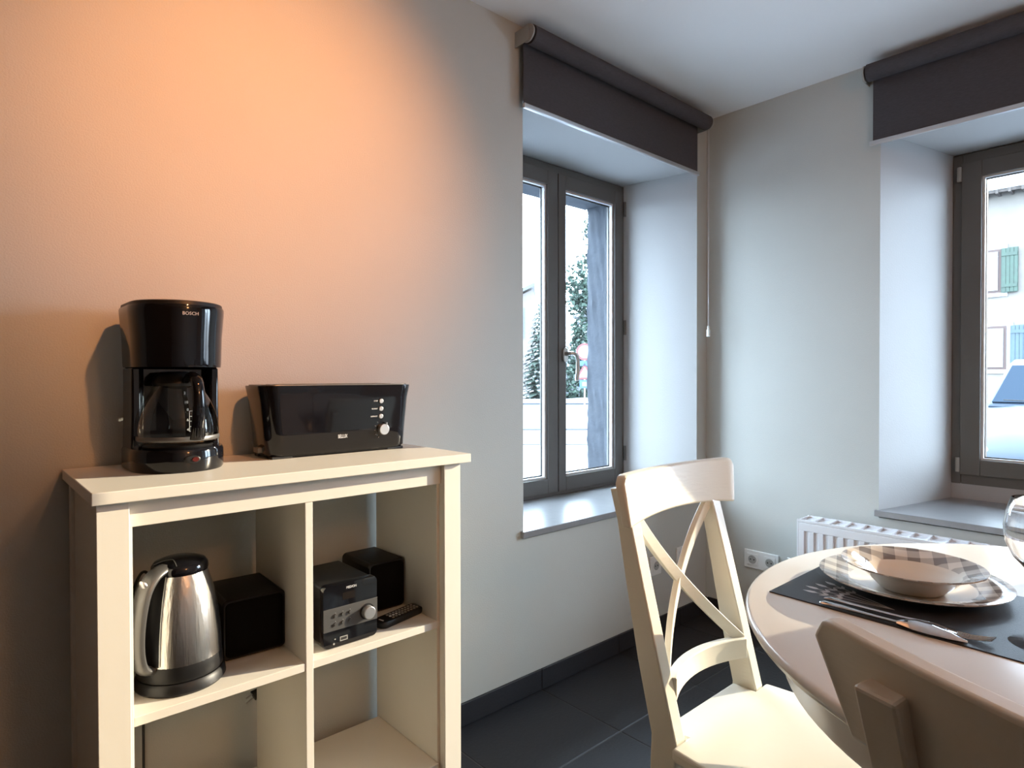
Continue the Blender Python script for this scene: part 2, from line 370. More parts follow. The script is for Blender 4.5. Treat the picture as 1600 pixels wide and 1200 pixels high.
# window_2 (wall B)
bm = B()
for a in ((fyl-.036, fyl, fbB, ftB), (fyr, fyr+.036, fbB, ftB), (fyr+.036, fyl-.036, ftB-.044, ftB), (fyr+.036, fyl-.036, fbB, fbB+.044)): box(bm, dB-.004, dB+.08, a[0], a[1], a[2], a[3])
w2 = struct('window_2', bm, m_frame, bevel=.003); w2['label'] = 'dark casement window cut by the right picture edge above the radiator'
casement(w2, -1.5285, -.921, .727, 2.072, (.036, .072), .068, .068, 'y', dB-.018, beadw=.010)
casement(w2, -2.136, -1.5315, .727, 2.072, (.072, .036), .068, .068, 'y', dB-.018, beadw=.010)
for z in (1.994, .738):
    bm = B(); cyl(bm, (dB-.022, -.914, z), (dB-.022, -.914, z+.062), .0085, n=12); box(bm, dB-.02, dB-.010, -.916, -.905, z+.005, z+.055)
    obj('hinge', bm, m_greyp, w2, smooth=True)

# ---- blinds
def blind(name, label, axis, a0, a1, zb, fab, tube_a0, tube_a1, bracket_side):
    # axis 'x': along wall A (y = -off); axis 'y': along wall B (x = -off)
    def P(a, off, z): return (a, -off, z) if axis == 'x' else (-off, a, z)
    t = thing(name, label, 'blind', P((a0+a1)/2, 0, 2.33), group='roller blinds above the two windows')
    def bb(bm, u0, u1, o0, o1, z0, z1):
        if axis == 'x': box(bm, u0, u1, -o1, -o0, z0, z1)
        else: box(bm, -o1, -o0, u0, u1, z0, z1)
    r = .033; zc = 2.342; off = .062
    bm = B(); cyl(bm, P(tube_a0, off, zc), P(tube_a1, off, zc), r, n=36); obj('roller', bm, m_blind, t, smooth=True)
    bm = B(); bb(bm, a0, a1, off-r-.0012, off-r+.0006, zb+.010, zc); obj('blind_fabric', bm, m_blind, t)
    bm = B(); bb(bm, a0-.012 if bracket_side < 0 else a0, a1+.012 if bracket_side > 0 else a1, off-r-.006, off-r+.006, zb-.006, zb+.012); obj('bottom_bar', bm, m_alu, t, bevel=.003)
    for u, s in ((tube_a0, -1), (tube_a1, 1)):
        bm = B(); cyl(bm, P(u, off, zc), P(u+s*.007, off, zc), .026, n=24); obj('end_ring', bm, m_blks, t, smooth=True)
        bm = B(); cyl(bm, P(u+s*.007, off, zc), P(u+s*.013, off, zc), .031, n=28)
        obj('end_bracket', bm, m_greyp, t, smooth=True, bevel=.001)
        bm = B(); ea, eb = sorted((u+s*.0135, u+s*.0165)); bb(bm, ea, eb, .0, off+.01, zc-.029, zc+.025); obj('bracket_arm', bm, m_greyp, t, bevel=.001)
    return t, P, zc, off
bA, P, zc, off = blind('roller_blind', 'aubergine roller blind above the left window with its bead chain in the corner', 'x', -1.247, -.130, 2.105, 0, -1.245, -.105, 1)
bm = B(); z = 2.32
for dx, dy in ((-.010, -.006), (.014, .006)):
    zz = 2.33
    cyl(bm, (-.088+dx, -.062+dy, 1.385), (-.088+dx, -.062+dy, 2.34), .0007, n=5)
    while zz > 1.385:
        bmesh.ops.create_icosphere(bm, subdivisions=1, radius=.0020, matrix=Matrix.Translation((-.088+dx, -.062+dy, zz))); zz -= .0062
obj('bead_chain', bm, m_alu, bA, smooth=True, kind='stuff')
bm = B(); box(bm, -.094, -.078, -.068, -.056, 1.342, 1.375); box(bm, -.091, -.081, -.066, -.058, 1.375, 1.392); obj('chain_weight', bm, m_clear, bA, bevel=.002)
bB, *_ = blind('roller_blind', 'aubergine roller blind above the right window, cut by the picture edge', 'y', -2.31, -.748, 2.072, 0, -2.325, -.740, 1)

# ---- sockets
def socket_plate(name, label, axis, a0, a1, z0, z1, n, group='white wall socket plates near the room corner'):
    def P(a, off, z): return (a, -off, z) if axis == 'x' else (-off, a, z)
    t = thing(name, label, 'power socket', P((a0+a1)/2, 0, (z0+z1)/2), group=group)
    def bb(bm, u0, u1, o0, o1, zz0, zz1):
        if axis == 'x': box(bm, u0, u1, -o1, -o0, zz0, zz1)
        else: box(bm, -o1, -o0, u0, u1, zz0, zz1)
    bm = B(); bb(bm, a0, a1, 0, .008, z0, z1); obj('plate', bm, m_plast, t, bevel=.003)
    wd = (a1-a0)/n
    for k in range(n):
        c = a0+wd*(k+.5); zc = (z0+z1)/2
        bm = B(); bb(bm, c-.026, c+.026, .008, .0105, zc-.026, zc+.026); ins = obj('socket_insert', bm, m_plast, t, bevel=.001)
        bm = B(); rr = .0195
        cyl(bm, P(c, .0106, zc), P(c, .0112, zc), rr, n=24); obj('socket_well', bm, m_greyp, ins, smooth=True)
        bm = B()
        for d in (-.0085, .0085): cyl(bm, P(c+d, .0112, zc), P(c+d, .0118, zc), .003, n=10)
        obj('pin_hole', bm, m_blks, ins); bm = B(); cyl(bm, P(c, .0105, zc+.010), P(c, .020, zc+.010), .0024, n=8); obj('earth_pin', bm, m_nickel, ins, smooth=True)
    return t
socket_plate('wall_socket', 'white double socket plate left of the radiator', 'y', -.366, -.203, .268, .352, 2)
socket_plate('wall_socket', 'white socket plate beside the radiator, mostly behind the table edge', 'y', -.478, -.402, .268, .352, 1)
socket_plate('wall_socket', 'white socket plate under the left window, seen through the left of the chair back', 'x', -.468, -.385, .27, .356, 1)
socket_plate('wall_socket', 'white socket plate nearest the room corner, seen behind the chair back cross', 'x', -.262, -.180, .275, .361, 1)

# ---- radiator
rad = thing('radiator', 'white panel radiator with slotted top grille under the right window', 'radiator', (-.095, -1.3, .14))
ry0, ry1, rx0, rx1, rz0, rz1 = -2.1, -.508, -.150, -.040, .14, .563
bm = B(); box(bm, rx0+.0061, rx0+.012, ry0+.007, ry1-.007, rz0+.005, rz1-.013)
box(bm, rx0, rx0+.006, ry0+.006, ry1-.006, rz1-.045, rz1-.0125); box(bm, rx0, rx0+.006, ry0+.006, ry1-.006, rz0, rz0+.04)
box(bm, rx0, rx0+.006, ry1-.030, ry1-.006, rz0+.0401, rz1-.0451); box(bm, rx0, rx0+.006, ry0+.006, ry0+.03, rz0+.0401, rz1-.0451)
y = ry1-.030-.017
while y > ry0+.05:
    box(bm, rx0, rx0+.006, y-.021, y, rz0+.04, rz1-.045); y -= .038
obj('front_panel', bm, m_rad, rad, bevel=.002)
obj('back_panel', bx(rx1-.010, rx1, ry0+.007, ry1-.007, rz0, rz1-.0125), m_rad, rad, bevel=.002)
for yy in (ry0, ry1-.006): obj('side_cover', bx(rx0, rx1, yy, yy+.006, rz0+.01, rz1-.0085), m_rad, rad, bevel=.001)
tg = obj('top_grille', boxes((rx0, rx0+.008, ry0, ry1, rz1-.008, rz1), (rx1-.008, rx1, ry0, ry1, rz1-.008, rz1), (rx0+.001, rx1-.001, ry0+.007, ry1-.007, rz1-.012, rz1-.0081)), m_rad, rad)
gb = None; y = ry1-.004
while y > ry0:
    if gb is None: gb = obj('grille_bar', bx(rx0+.008, rx1-.008, y-.006, y, rz1-.008, rz1), m_rad, tg, bevel=.001); y00 = y
    else: ccopy(gb, tg, (0, y-y00, 0))
    y -= .056
bm = B(); cyl(bm, (rx0+.03, ry1, rz1-.04), (rx0+.03, ry1+.008, rz1-.04), .007, n=12); obj('vent_plug', bm, m_rad, rad, smooth=True)
for yy in (ry0+.15, ry1-.15): obj('wall_bracket', bx(rx1, 0, yy-.015, yy+.015, rz0+.06, rz1-.06), m_rad, rad)

# ================================================================ SHELF UNIT
su = thing('shelf_unit', 'cream shelf unit with open cubes against the wall, carrying coffee maker and toaster', 'shelf unit', (-2.168, -.19, 0))
obj('top_board', bx(-2.574, -1.763, -.385, -.008, .937, .959), m_shelf, su, bevel=.0015)
for x0, x1 in ((-2.565, -2.515), (-1.834, -1.784)):
    obj('post', bx(x0, x1, -.3675, -.342, 0, .937), m_shelf, su, bevel=.0012)
    obj('post', bx(x0, x1, -.052, -.028, 0, .937), m_shelf, su, bevel=.0012)
obj('side_panel', bx(-2.558, -2.528, -.345, -.052, .05, .937), m_shelf, su, bevel=.001)
obj('side_panel', bx(-1.842, -1.793, -.345, -.052, .05, .937), m_shelf, su, bevel=.001)
obj('side_panel', bx(-2.528, -2.508, -.352, -.05, .08, .93), m_shelf, su, bevel=.001)
obj('apron', bx(-2.515, -1.834, -.3525, -.338, .886, .937), m_shelf, su, bevel=.001)
obj('divider', bx(-2.187, -2.170, -.3515, -.055, .08, .8855), m_shelf, su, bevel=.001)
for x0, x1 in ((-2.5075, -2.187), (-2.170, -1.8425)):
    obj('shelf', bx(x0, x1, -.350, -.055, .5225, .540), m_shelf, su, bevel=.001)
obj('bottom_shelf', bx(-2.5075, -1.8425, -.352, -.055, .162, .180), m_shelf, su, bevel=.001)
obj('rear_rail', bx(-2.5075, -1.8425, -.055, -.045, .062, .15), m_shelf, su)
obj('plinth', bx(-2.515, -1.834, -.352, -.335, .08, .162), m_shelf, su)

# ================================================================ COFFEE MAKER
cx, cy = -2.385, -.15
cmk = thing('coffee_maker', 'tall glossy black filter coffee maker with glass jug', 'coffee maker', (cx, cy, .959))
def dring(z, s=1.0, back=-.055, fr=.096, hw=.090, n=18, y0=-.15):
    P = [(cx+hw*s, back, z), (cx+hw*s, y0, z)]
    P = [(cx+hw*s-.012, back, z), (cx+hw*s, back-.012, z)]
    for k in range(n+1):
        a = -PI*k/n; P.append((cx+hw*s*math.cos(a), y0+fr*s*math.sin(a), z))
    P += [(cx-hw*s, back-.012, z), (cx-hw*s+.012, back, z)]
    return P
bm = B(); loft(bm, [dring(1.176, .955), dring(1.182, .965), dring(1.24, .985), dring(1.29, 1.03), dring(1.300, 1.035), dring(1.304, 1.02)])
hs = obj('filter_housing', bm, m_blk, cmk, smooth=True, auto=35)
bm = B(); loft(bm, [dring(1.304, 1.0), dring(1.311, .985), dring(1.313, .94)]); lid = obj('lid', bm, m_blks, cmk, smooth=True)
bm = B(); loft(bm, [[(cx+sx*w, yy, z) for sx, yy in ((1, -.058), (1, -.150), (.8, -.150), (.72, -.120), (-.72, -.120), (-.8, -.150), (-1, -.150), (-1, -.058))] for z, w in ((.962, .088), (1.08, .085), (1.176, .085))])
obj('water_tank', bm, m_blk, cmk, smooth=True, bevel=.004, auto=30)
bm = B(); loft(bm, [dring(.959, .97), dring(.964, 1.0), dring(1.000, 1.0), dring(1.006, .97), dring(1.006, .8)]); bs = obj('base', bm, m_blk, cmk, smooth=True, auto=35)
bm = B(); lathe(bm, [(0, 1.006), (.066, 1.006), (.068, 1.009), (.066, 1.011), (0, 1.011)], (cx, -.158)); obj('hot_plate', bm, m_blks, cmk, smooth=True)
bm = B(); loft(bm, [[(cx+.004+.016*math.cos(2*PI*k/20)*s, yy, .986+.0085*math.sin(2*PI*k/20)*s) for k in range(20)] for yy, s in ((-.240, 1), (-.2475, 1), (-.249, .85))])
sw = obj('switch', bm, m_blks, cmk, smooth=True)
bm = B(); loft(bm, [[(cx+.010+.007*math.cos(2*PI*k/16)*s, yy, .986+.005*math.sin(2*PI*k/16)*s) for k in range(16)] for yy, s in ((-.248, 1), (-.2505, .9))])
obj('switch_lens', bm, m_red, sw, smooth=True, label='dark red switch lens')
text('brand_lettering', 'BOSCH', (cx+.002, -.2515, 1.285), .0095, m_print, cmk, xs=1.0)
# jug
jc = (cx, -.160)
prof = [(.0, 1.0115), (.066, 1.0115), (.073, 1.016), (.0775, 1.026), (.079, 1.040), (.077, 1.060), (.072, 1.082), (.063, 1.106), (.052, 1.127), (.046, 1.138)]
bm = B(); lathe(bm, prof, jc, 48); jg = obj('glass_jug', bm, m_caraf, cmk, smooth=True, label='clear glass jug')
bm = B(); lathe(bm, [(.0785, 1.022), (.0800, 1.024), (.0800, 1.030), (.0785, 1.032)], jc, 48); obj('jug_band', bm, m_steelh, jg, smooth=True)
bm = B(); lathe(bm, [(.0, 1.136), (.047, 1.136), (.050, 1.142), (.046, 1.155), (.036, 1.165), (0, 1.168)], jc, 40); obj('jug_lid', bm, m_blks, jg, smooth=True)
hd = Vector((.10, -1, 0)).normalized()
def hp(r, z): return (jc[0]+hd.x*r, jc[1]+hd.y*r, z)
pts = spline([hp(.044, 1.146), hp(.075, 1.158), hp(.102, 1.146), hp(.112, 1.110), hp(.110, 1.07), hp(.100, 1.028)], 5)
bm = B(); sweep(bm, pts, [.020+.008*i/25 for i in range(26)], [.013+.006*math.sin(PI*i/25) for i in range(26)], up=hd, n=12)
hh = obj('jug_handle', bm, m_blk, jg, smooth=True)
bm = B()
for k in range(5):
    xk = -.0095+.0048*k
    q = Vector((hd.y, -hd.x, 0))*(-xk)
    a = Vector(hp(.1135, 1.032))+q; b = Vector(hp(.1185, 1.052))+q
    cyl(bm, a, b, .0011, n=6)
obj('grip_rib', bm, m_blks, hh)
bm = B()
for zz in (1.043, 1.053, 1.064, 1.074, 1.085): box(bm, jc[0]+.001, jc[0]+.019, jc[1]-.080, jc[1]-.0795, zz, zz+.0007)
box(bm, jc[0]+.001, jc[0]+.0017, jc[1]-.080, jc[1]-.0795, 1.043, 1.085)
obj('scale_mark', bm, m_print, jg)
for s_, zz in (('4', 1.047), ('6', 1.067), ('8', 1.088), ('10', 1.103), ('2', 1.122)): text('scale_number', s_, (jc[0]-.002, jc[1]-.0805+(0 if zz < 1.09 else (zz-1.085)*.6), zz), .0075, m_print, jg)
# ================================================================ TOASTER
ts = thing('toaster', 'long glossy black toaster with silver dial and three round buttons', 'toaster', (-2.005, -.115, .959))
def tring(z, hx, hy, r, cy=-.108): return [(x, y, z) for x, y in rrect(2*hx, 2*hy, r, 6, -2.007, cy)]
bm = B(); loft(bm, [tring(.967, .184, .062, .03), tring(.972, .189, .066, .034), tring(1.02, .192, .0695, .036), tring(1.10, .2, .073, .038), tring(1.130, .206, .0765, .04), tring(1.134, .206, .0765, .04), tring(1.1345, .200, .071, .036)])
obj('body', bm, m_blk, ts, smooth=True, auto=50)
bm = B(); loft(bm, [tring(1.133, .1995, .0705, .035), tring(1.1365, .198, .069, .034)]); top = obj('top_plate', bm, m_steelh, ts, smooth=True, label='silvery metal top plate')
for yy in (-.135, -.082): obj('bread_slot', bx(-2.165, -1.855, yy-.012, yy+.012, 1.1362, 1.1372), m_seal, top)
bm = B(); loft(bm, [tring(.962, .178, .056, .03), tring(.968, .180, .058, .03)]); obj('plinth', bm, m_blks, ts, smooth=True)
for sx in (-1, 1):
    for sy in (-1, 1): obj('foot', boxes((-2.007+sx*.155-.025, -2.007+sx*.155+.025, -.108+sy*.045-.012, -.108+sy*.045+.012, .959, .966)), m_seal, ts, bevel=.002)
obj('lever', bx(-2.207, -2.186, -.130, -.098, .973, .9865), m_steelh, ts, bevel=.002, label='silver lever knob')
obj('crumb_tray_tab', bx(-1.925, -1.905, -.1685, -.158, .966, .969), m_steelh, ts)
yf = lambda z: -.108-(.0695+(z-1.02)*.0475)
for z in (1.091, 1.071, 1.051):
    bm = B(); cyl(bm, (-1.904, yf(z)+.002, z), (-1.904, yf(z)-.003, z), .0062, n=20); obj('button', bm, m_alu, ts, smooth=True, bevel=.0008)
bm = B(); z = 1.016; cyl(bm, (-1.897, yf(z)+.003, z), (-1.897, yf(z)-.010, z), .0150, .0140, n=32); dl = obj('dial', bm, m_alu, ts, smooth=True, bevel=.001, label='silver browning dial')
obj('dial_pointer', boxes((-1.892, -1.889, yf(z)-.0105, yf(z)-.004, z+.008, z+.018)), m_alu, dl)
bm = B()
for k in range(7):
    a = math.radians(75+27*k); cyl(bm, (-1.897+.022*math.cos(a), yf(z)-.0002, z+.022*math.sin(a)), (-1.897+.026*math.cos(a), yf(z)-.0006, z+.026*math.sin(a)), .0006, n=5)
obj('dial_mark', bm, m_printg, ts)
for s_, zz in (('STOP', 1.0915), ('REHEAT', 1.071), ('DEFROST', 1.051)): text('button_lettering', s_, (-1.914, yf(zz)-.0008, zz), .0048, m_print, ts, align='RIGHT')
text('brand_lettering', 'BELLUX', (-2.012, yf(1.0045)-.0008, 1.0045), .0135, m_print, ts, xs=.55)

# ================================================================ KETTLE
kc = (-2.405, -.245)
kt = thing('kettle', 'brushed steel electric kettle with black lid on its black base', 'kettle', (*kc, .54))
bm = B(); lathe(bm, [(0, .540), (.080, .540), (.084, .545), (.082, .558), (.078, .563), (0, .563)], kc, 48); obj('power_base', bm, m_blks, kt, smooth=True)
bm = B(); lathe(bm, [(0, .565), (.0775, .565), (.079, .570), (.077, .592), (.0765, .595), (0, .595)], kc, 48); obj('lower_band', bm, m_blks, kt, smooth=True)
bm = B(); lathe(bm, [(0, .594), (.0765, .594), (.0765, .605), (.0745, .640), (.070, .68), (.063, .72), (.0545, .750), (.050, .765), (0, .765)], kc, 56); body = obj('steel_body', bm, m_steel, kt, smooth=True)
bm = B(); lathe(bm, [(.046, .762), (.0515, .763), (.053, .768), (.0515, .777), (.046, .784), (.03, .7895), (0, .791)], kc, 48); lidk = obj('lid', bm, m_blk, kt, smooth=True)
ka = math.radians(213); kd = Vector((math.cos(ka), math.sin(ka), 0)); kp = Vector((-kd.y, kd.x, 0))
def kq(r, z, s=0): v = Vector((kc[0], kc[1], 0))+kd*r+kp*s; return (v.x, v.y, z)
pts = spline([kq(.040, .777), kq(.066, .770), kq(.088, .745), (kq(.101, .70)), kq(.105, .655), kq(.102, .622), kq(.093, .600), kq(.076, .591)], 5)
n = len(pts); bm = B(); sweep(bm, pts, [.036-.007*i/n for i in range(n)], [.020-.002*i/n for i in range(n)], up=kd, n=14)
hk = obj('handle', bm, m_steelh, kt, smooth=True, label='silver curved handle')
bm = B()
a = Vector(kq(.083, .748, .006)); 
bmesh.ops.create_uvsphere(bm, u_segments=16, v_segments=8, radius=1, matrix=Matrix.Translation(Vector(kq(.088, .757)))@kd.to_track_quat('Z', 'Y').to_matrix().to_4x4()@Matrix.Rotation(.5, 4, 'X')@Matrix.Diagonal((.009, .014, .006, 1)))
obj('lid_button', bm, m_alu, hk, smooth=True)
bm = B()
prf = [(.0772, .598), (.0757, .640), (.0712, .68), (.0642, .72), (.0557, .750), (.0512, .765)]
for i in range(2):
    pass
lathe(bm, prf, kc, 10, ka-.26, ka+.26); obj('grip_backing', bm, m_blks, kt, smooth=True)
bm = B(); lathe(bm, [(r+.0012, z) for r, z in prf], kc, 1, ka+.26, ka+.285); obj('level_window', bm, m_clear, kt, smooth=True)
bm = B(); sweep(bm, spline([kq(.042, .783, -.024), kq(.030, .7895, -.010), kq(.024, .791, .004), kq(.032, .789, .018), kq(.038, .783, .028)], 5), .002, .0015, n=6); obj('lid_rim_line', bm, m_steelh, lidk, smooth=True)
tag(obj('kettle_cable', (lambda bm: (sweep(bm, spline([(-2.455, -.17, .546), (-2.470, -.13, .60), (-2.468, -.12, .68), (-2.455, -.12, .728), (-2.440, -.115, .735), (-2.425, -.11, .70), (-2.42, -.09, .62), (-2.43, -.065, .546), (-2.43, -.03, .50), (-2.43, -.025, .2)], 6), .006, .006, up=(1, .2, .1), n=8), bm)[1])(B()), m_seal, smooth=True), 'black looped cable standing up behind the steel kettle', 'cable')
tag(obj('power_cable', (lambda bm: (sweep(bm, spline([(-2.44, -.02, .959), (-2.449, -.04, .93), (-2.495, -.06, .88), (-2.492, -.06, .82), (-2.500, -.055, .76), (-2.50, -.04, .60), (-2.49, -.03, .3)], 6), .0065, .0065, up=(1, .2, .1), n=8), bm)[1])(B()), m_seal, smooth=True), 'black cable hanging at the top left inside the shelf cube above the kettle', 'cable')
pl = thing('mains_plug', 'black two-pin plug hanging behind the shelf divider below the shelf', 'plug', (-2.186, -.03, .345))
bm = B(); cyl(bm, (-2.186, -.026, .345), (-2.168, -.026, .352), .013, .009, n=14); obj('plug_body', bm, m_seal, pl, smooth=True)
for d in (-.006, .006):
    bm = B(); cyl(bm, (-2.186, -.026, .345+d), (-2.203, -.028, .338+d), .002, n=8); obj('pin', bm, m_nickel, pl, smooth=True)
bm = B(); sweep(bm, spline([(-2.168, -.026, .352), (-2.155, -.026, .37), (-2.152, -.026, .42), (-2.158, -.026, .5), (-2.15, -.026, .6)], 5), .006, .006, up=(0, 1, 0), n=8); obj('cord', bm, m_seal, pl, smooth=True)

# ================================================================ SPEAKERS, STEREO, REMOTE
def speaker(label, P, z0, z1):
    """P: front-left, front-right, back-right, back-left (x,y)"""
    c = (sum(p[0] for p in P)/4, sum(p[1] for p in P)/4)
    t = thing('loudspeaker', label, 'speaker', (*c, z0), group='black loudspeakers on the middle shelves')
    fl, fr, br, bl = [Vector((p[0], p[1], 0)) for p in P]
    fwd = ((fl+fr)/2-(bl+br)/2); d = fwd.length; fwd.normalize(); sd_ = Vector((-fwd.y, fwd.x, 0)); wd = (fr-fl).length
    cc = Vector((c[0], c[1], (z0+z1)/2+.001)); hgt = z1-z0-.002
    def rr(dep, inset, r): return [cc+fwd*dep+sd_*x+Vector((0, 0, z)) for x, z in rrect(wd-2*inset, hgt-2*inset, r, 5)]
    bm = B(); loft(bm, [rr(-d/2, 0, .012), rr(d/2-.004, 0, .012), rr(d/2, .003, .012)]); obj('cabinet', bm, m_blks, t, smooth=True)
    bm = B(); loft(bm, [rr(d/2-.001, .006, .010), rr(d/2+.003, .007, .010), rr(d/2+.004, .010, .008)]); obj('grille_cloth', bm, m_blkm, t, smooth=True)
    for sx in (-1, 1):
        for s2 in (-1, 1):
            q = cc+fwd*(s2*d*.35)+sd_*(sx*wd*.35); bm = B(); cyl(bm, (q.x, q.y, z0), (q.x, q.y, z0+.002), .006, n=10); obj('foot', bm, m_seal, t)
speaker('small black loudspeaker standing beside the steel kettle', [(-2.320, -.226), (-2.187, -.248), (-2.192, -.085), (-2.300, -.072)], .54, .673)
speaker('small black loudspeaker behind the silver-fronted stereo and remote control', [(-1.953, -.188), (-1.846, -.213), (-1.848, -.062), (-1.957, -.060)], .54, .672)
st = thing('mini_stereo', 'black mini stereo with silver control band and round volume knob', 'stereo', (-2.067, -.235, .54))
def sr(y, w, z0, z1, r): return [(x, y, z) for x, z in rrect(w, z1-z0, r, 5, -2.067, (z0+z1)/2)]
bm = B(); loft(bm, [sr(-.145, .128, .545, .681, .008), sr(-.308, .128, .545, .681, .008)]); obj('cabinet', bm, m_blks, st, smooth=True)
bm = B(); loft(bm, [sr(-.306, .134, .542, .684, .012), sr(-.321, .136, .542, .684, .013), sr(-.324, .134, .543, .683, .012)]); obj('front_panel', bm, m_blk, st, smooth=True)
bm = B(); n2 = 10
box(bm, -2.1342, -1.9998, -.3255, -.3235, .581, .632); bd = obj('control_band', bm, m_steelh, st, bevel=.0006, label='dull silver control band')
bm = B(); cyl(bm, (-2.027, -.3255, .605), (-2.027, -.3262, .605), .0185, n=36); obj('knob_ring', bm, m_blks, bd, smooth=True)
bm = B(); cyl(bm, (-2.027, -.3262, .605), (-2.027, -.341, .605), .0150, .0145, n=36); obj('volume_knob', bm, m_alu, bd, smooth=True, bevel=.0012, label='round silver volume knob')
for x in (-2.106, -2.088, -2.070):
    for z in (.615, .596):
        bm = B(); cyl(bm, (x, -.3255, z), (x, -.3285, z), .0038, n=14); obj('button', bm, m_steelh, bd, smooth=True)
        text('button_symbol', '-', (x, -.3257, z+.0062), .006, m_print, bd)
text('brand_lettering', 'MEDION', (-2.066, -.3248, .6718), .0078, m_print, st, xs=.85)
obj('display', bx(-2.088, -2.056, -.3246, -.3238, .645, .662), m_amber, st)
obj('usb_port', boxes((-2.095, -2.076, -.3246, -.324, .553, .563)), m_greyp, st)
obj('usb_slot', boxes((-2.093, -2.078, -.3249, -.3243, .555, .561)), m_seal, st)
bm = B(); cyl(bm, (-2.110, -.324, .551), (-2.110, -.3252, .551), .0022, n=10); cyl(bm, (-2.107, -.324, .561), (-2.107, -.3252, .561), .0016, n=10); obj('headphone_jack', bm, m_greyp, st)
for sx in (-.05, .05):
    for yy in (-.16, -.30):
        bm = B(); cyl(bm, (-2.067+sx, yy, .54), (-2.067+sx, yy, .546), .006, n=10); obj('foot', bm, m_seal, st)
rm = thing('remote_control', 'slim black remote control lying on the shelf before the right loudspeaker', 'remote control', (-1.905, -.278, .54), 0)
RA = math.radians(13)
def rq(a, b, z): return (-1.908+a*math.cos(RA)-b*math.sin(RA), -.272+a*math.sin(RA)+b*math.cos(RA), z)
bm = B(); loft(bm, [[rq(x, y, z) for x, y in rrect(.150*s, .044*s, .016*s, 5)] for z, s in ((.5405, .94), (.545, 1), (.553, 1), (.556, .95))])
rb = obj('remote_case', bm, m_blks, rm, smooth=True)
kb = None
for i in range(9):
    for j in range(3):
        bm = B(); p = rq(-.030+.0105*i, -.011+.011*j, 0); cyl(bm, (p[0], p[1], .5555), (p[0], p[1], .5578), .0032, n=10); obj('key', bm, m_greyp if i > 2 or j != 1 else m_plast, rb, smooth=True)
obj('remote_label', (lambda bm: (loft(bm, [[rq(x, y, z) for x, y in ((-.062, -.008), (-.058, -.008), (-.058, .008), (-.062, .008))] for z in (.5562, .5566)]), bm)[1])(B()), m_print, rb)

# ================================================================ TABLE
tc = (-1.474, -1.615)
tb = thing('dining_table', 'round off-white pedestal dining table laid with a placemat', 'table', (*tc, 0))
bm = B(); lathe(bm, [(0, .771), (.5605, .771), (.5650, .7695), (.5672, .766), (.5675, .761), (.5655, .7575), (.5630, .7555), (.5625, .752), (.5600, .749), (.555, .747), (0, .747)], tc, 128)
obj('table_top', bm, m_table, tb, smooth=True, auto=60)
bm = B(); lathe(bm, [(.485, .750), (.5085, .750), (.5085, .672), (.506, .668), (.485, .668), (.485, .750)], tc, 96); obj('apron', bm, m_table, tb, smooth=True, auto=60)
bm = B(); lathe(bm, [(0, .747), (.12, .747), (.12, .72), (.06, .70), (.055, .60), (.075, .50), (.085, .42), (.06, .34), (.06, .20), (.085, .17), (.085, .12), (0, .12)], tc, 40); obj('pedestal', bm, m_table, tb, smooth=True)
for k in range(4):
    a = PI/4+PI/2*k; d = Vector((math.cos(a), math.sin(a), 0)); c0 = Vector((*tc, 0))
    bm = B(); sweep(bm, spline([c0+d*.06+Vector((0, 0, .16)), c0+d*.18+Vector((0, 0, .14)), c0+d*.30+Vector((0, 0, .06)), c0+d*.38+Vector((0, 0, .025))], 5), .055, [.09-.003*i for i in range(16)], n=0)
    obj('foot', bm, m_table, tb, bevel=.004)

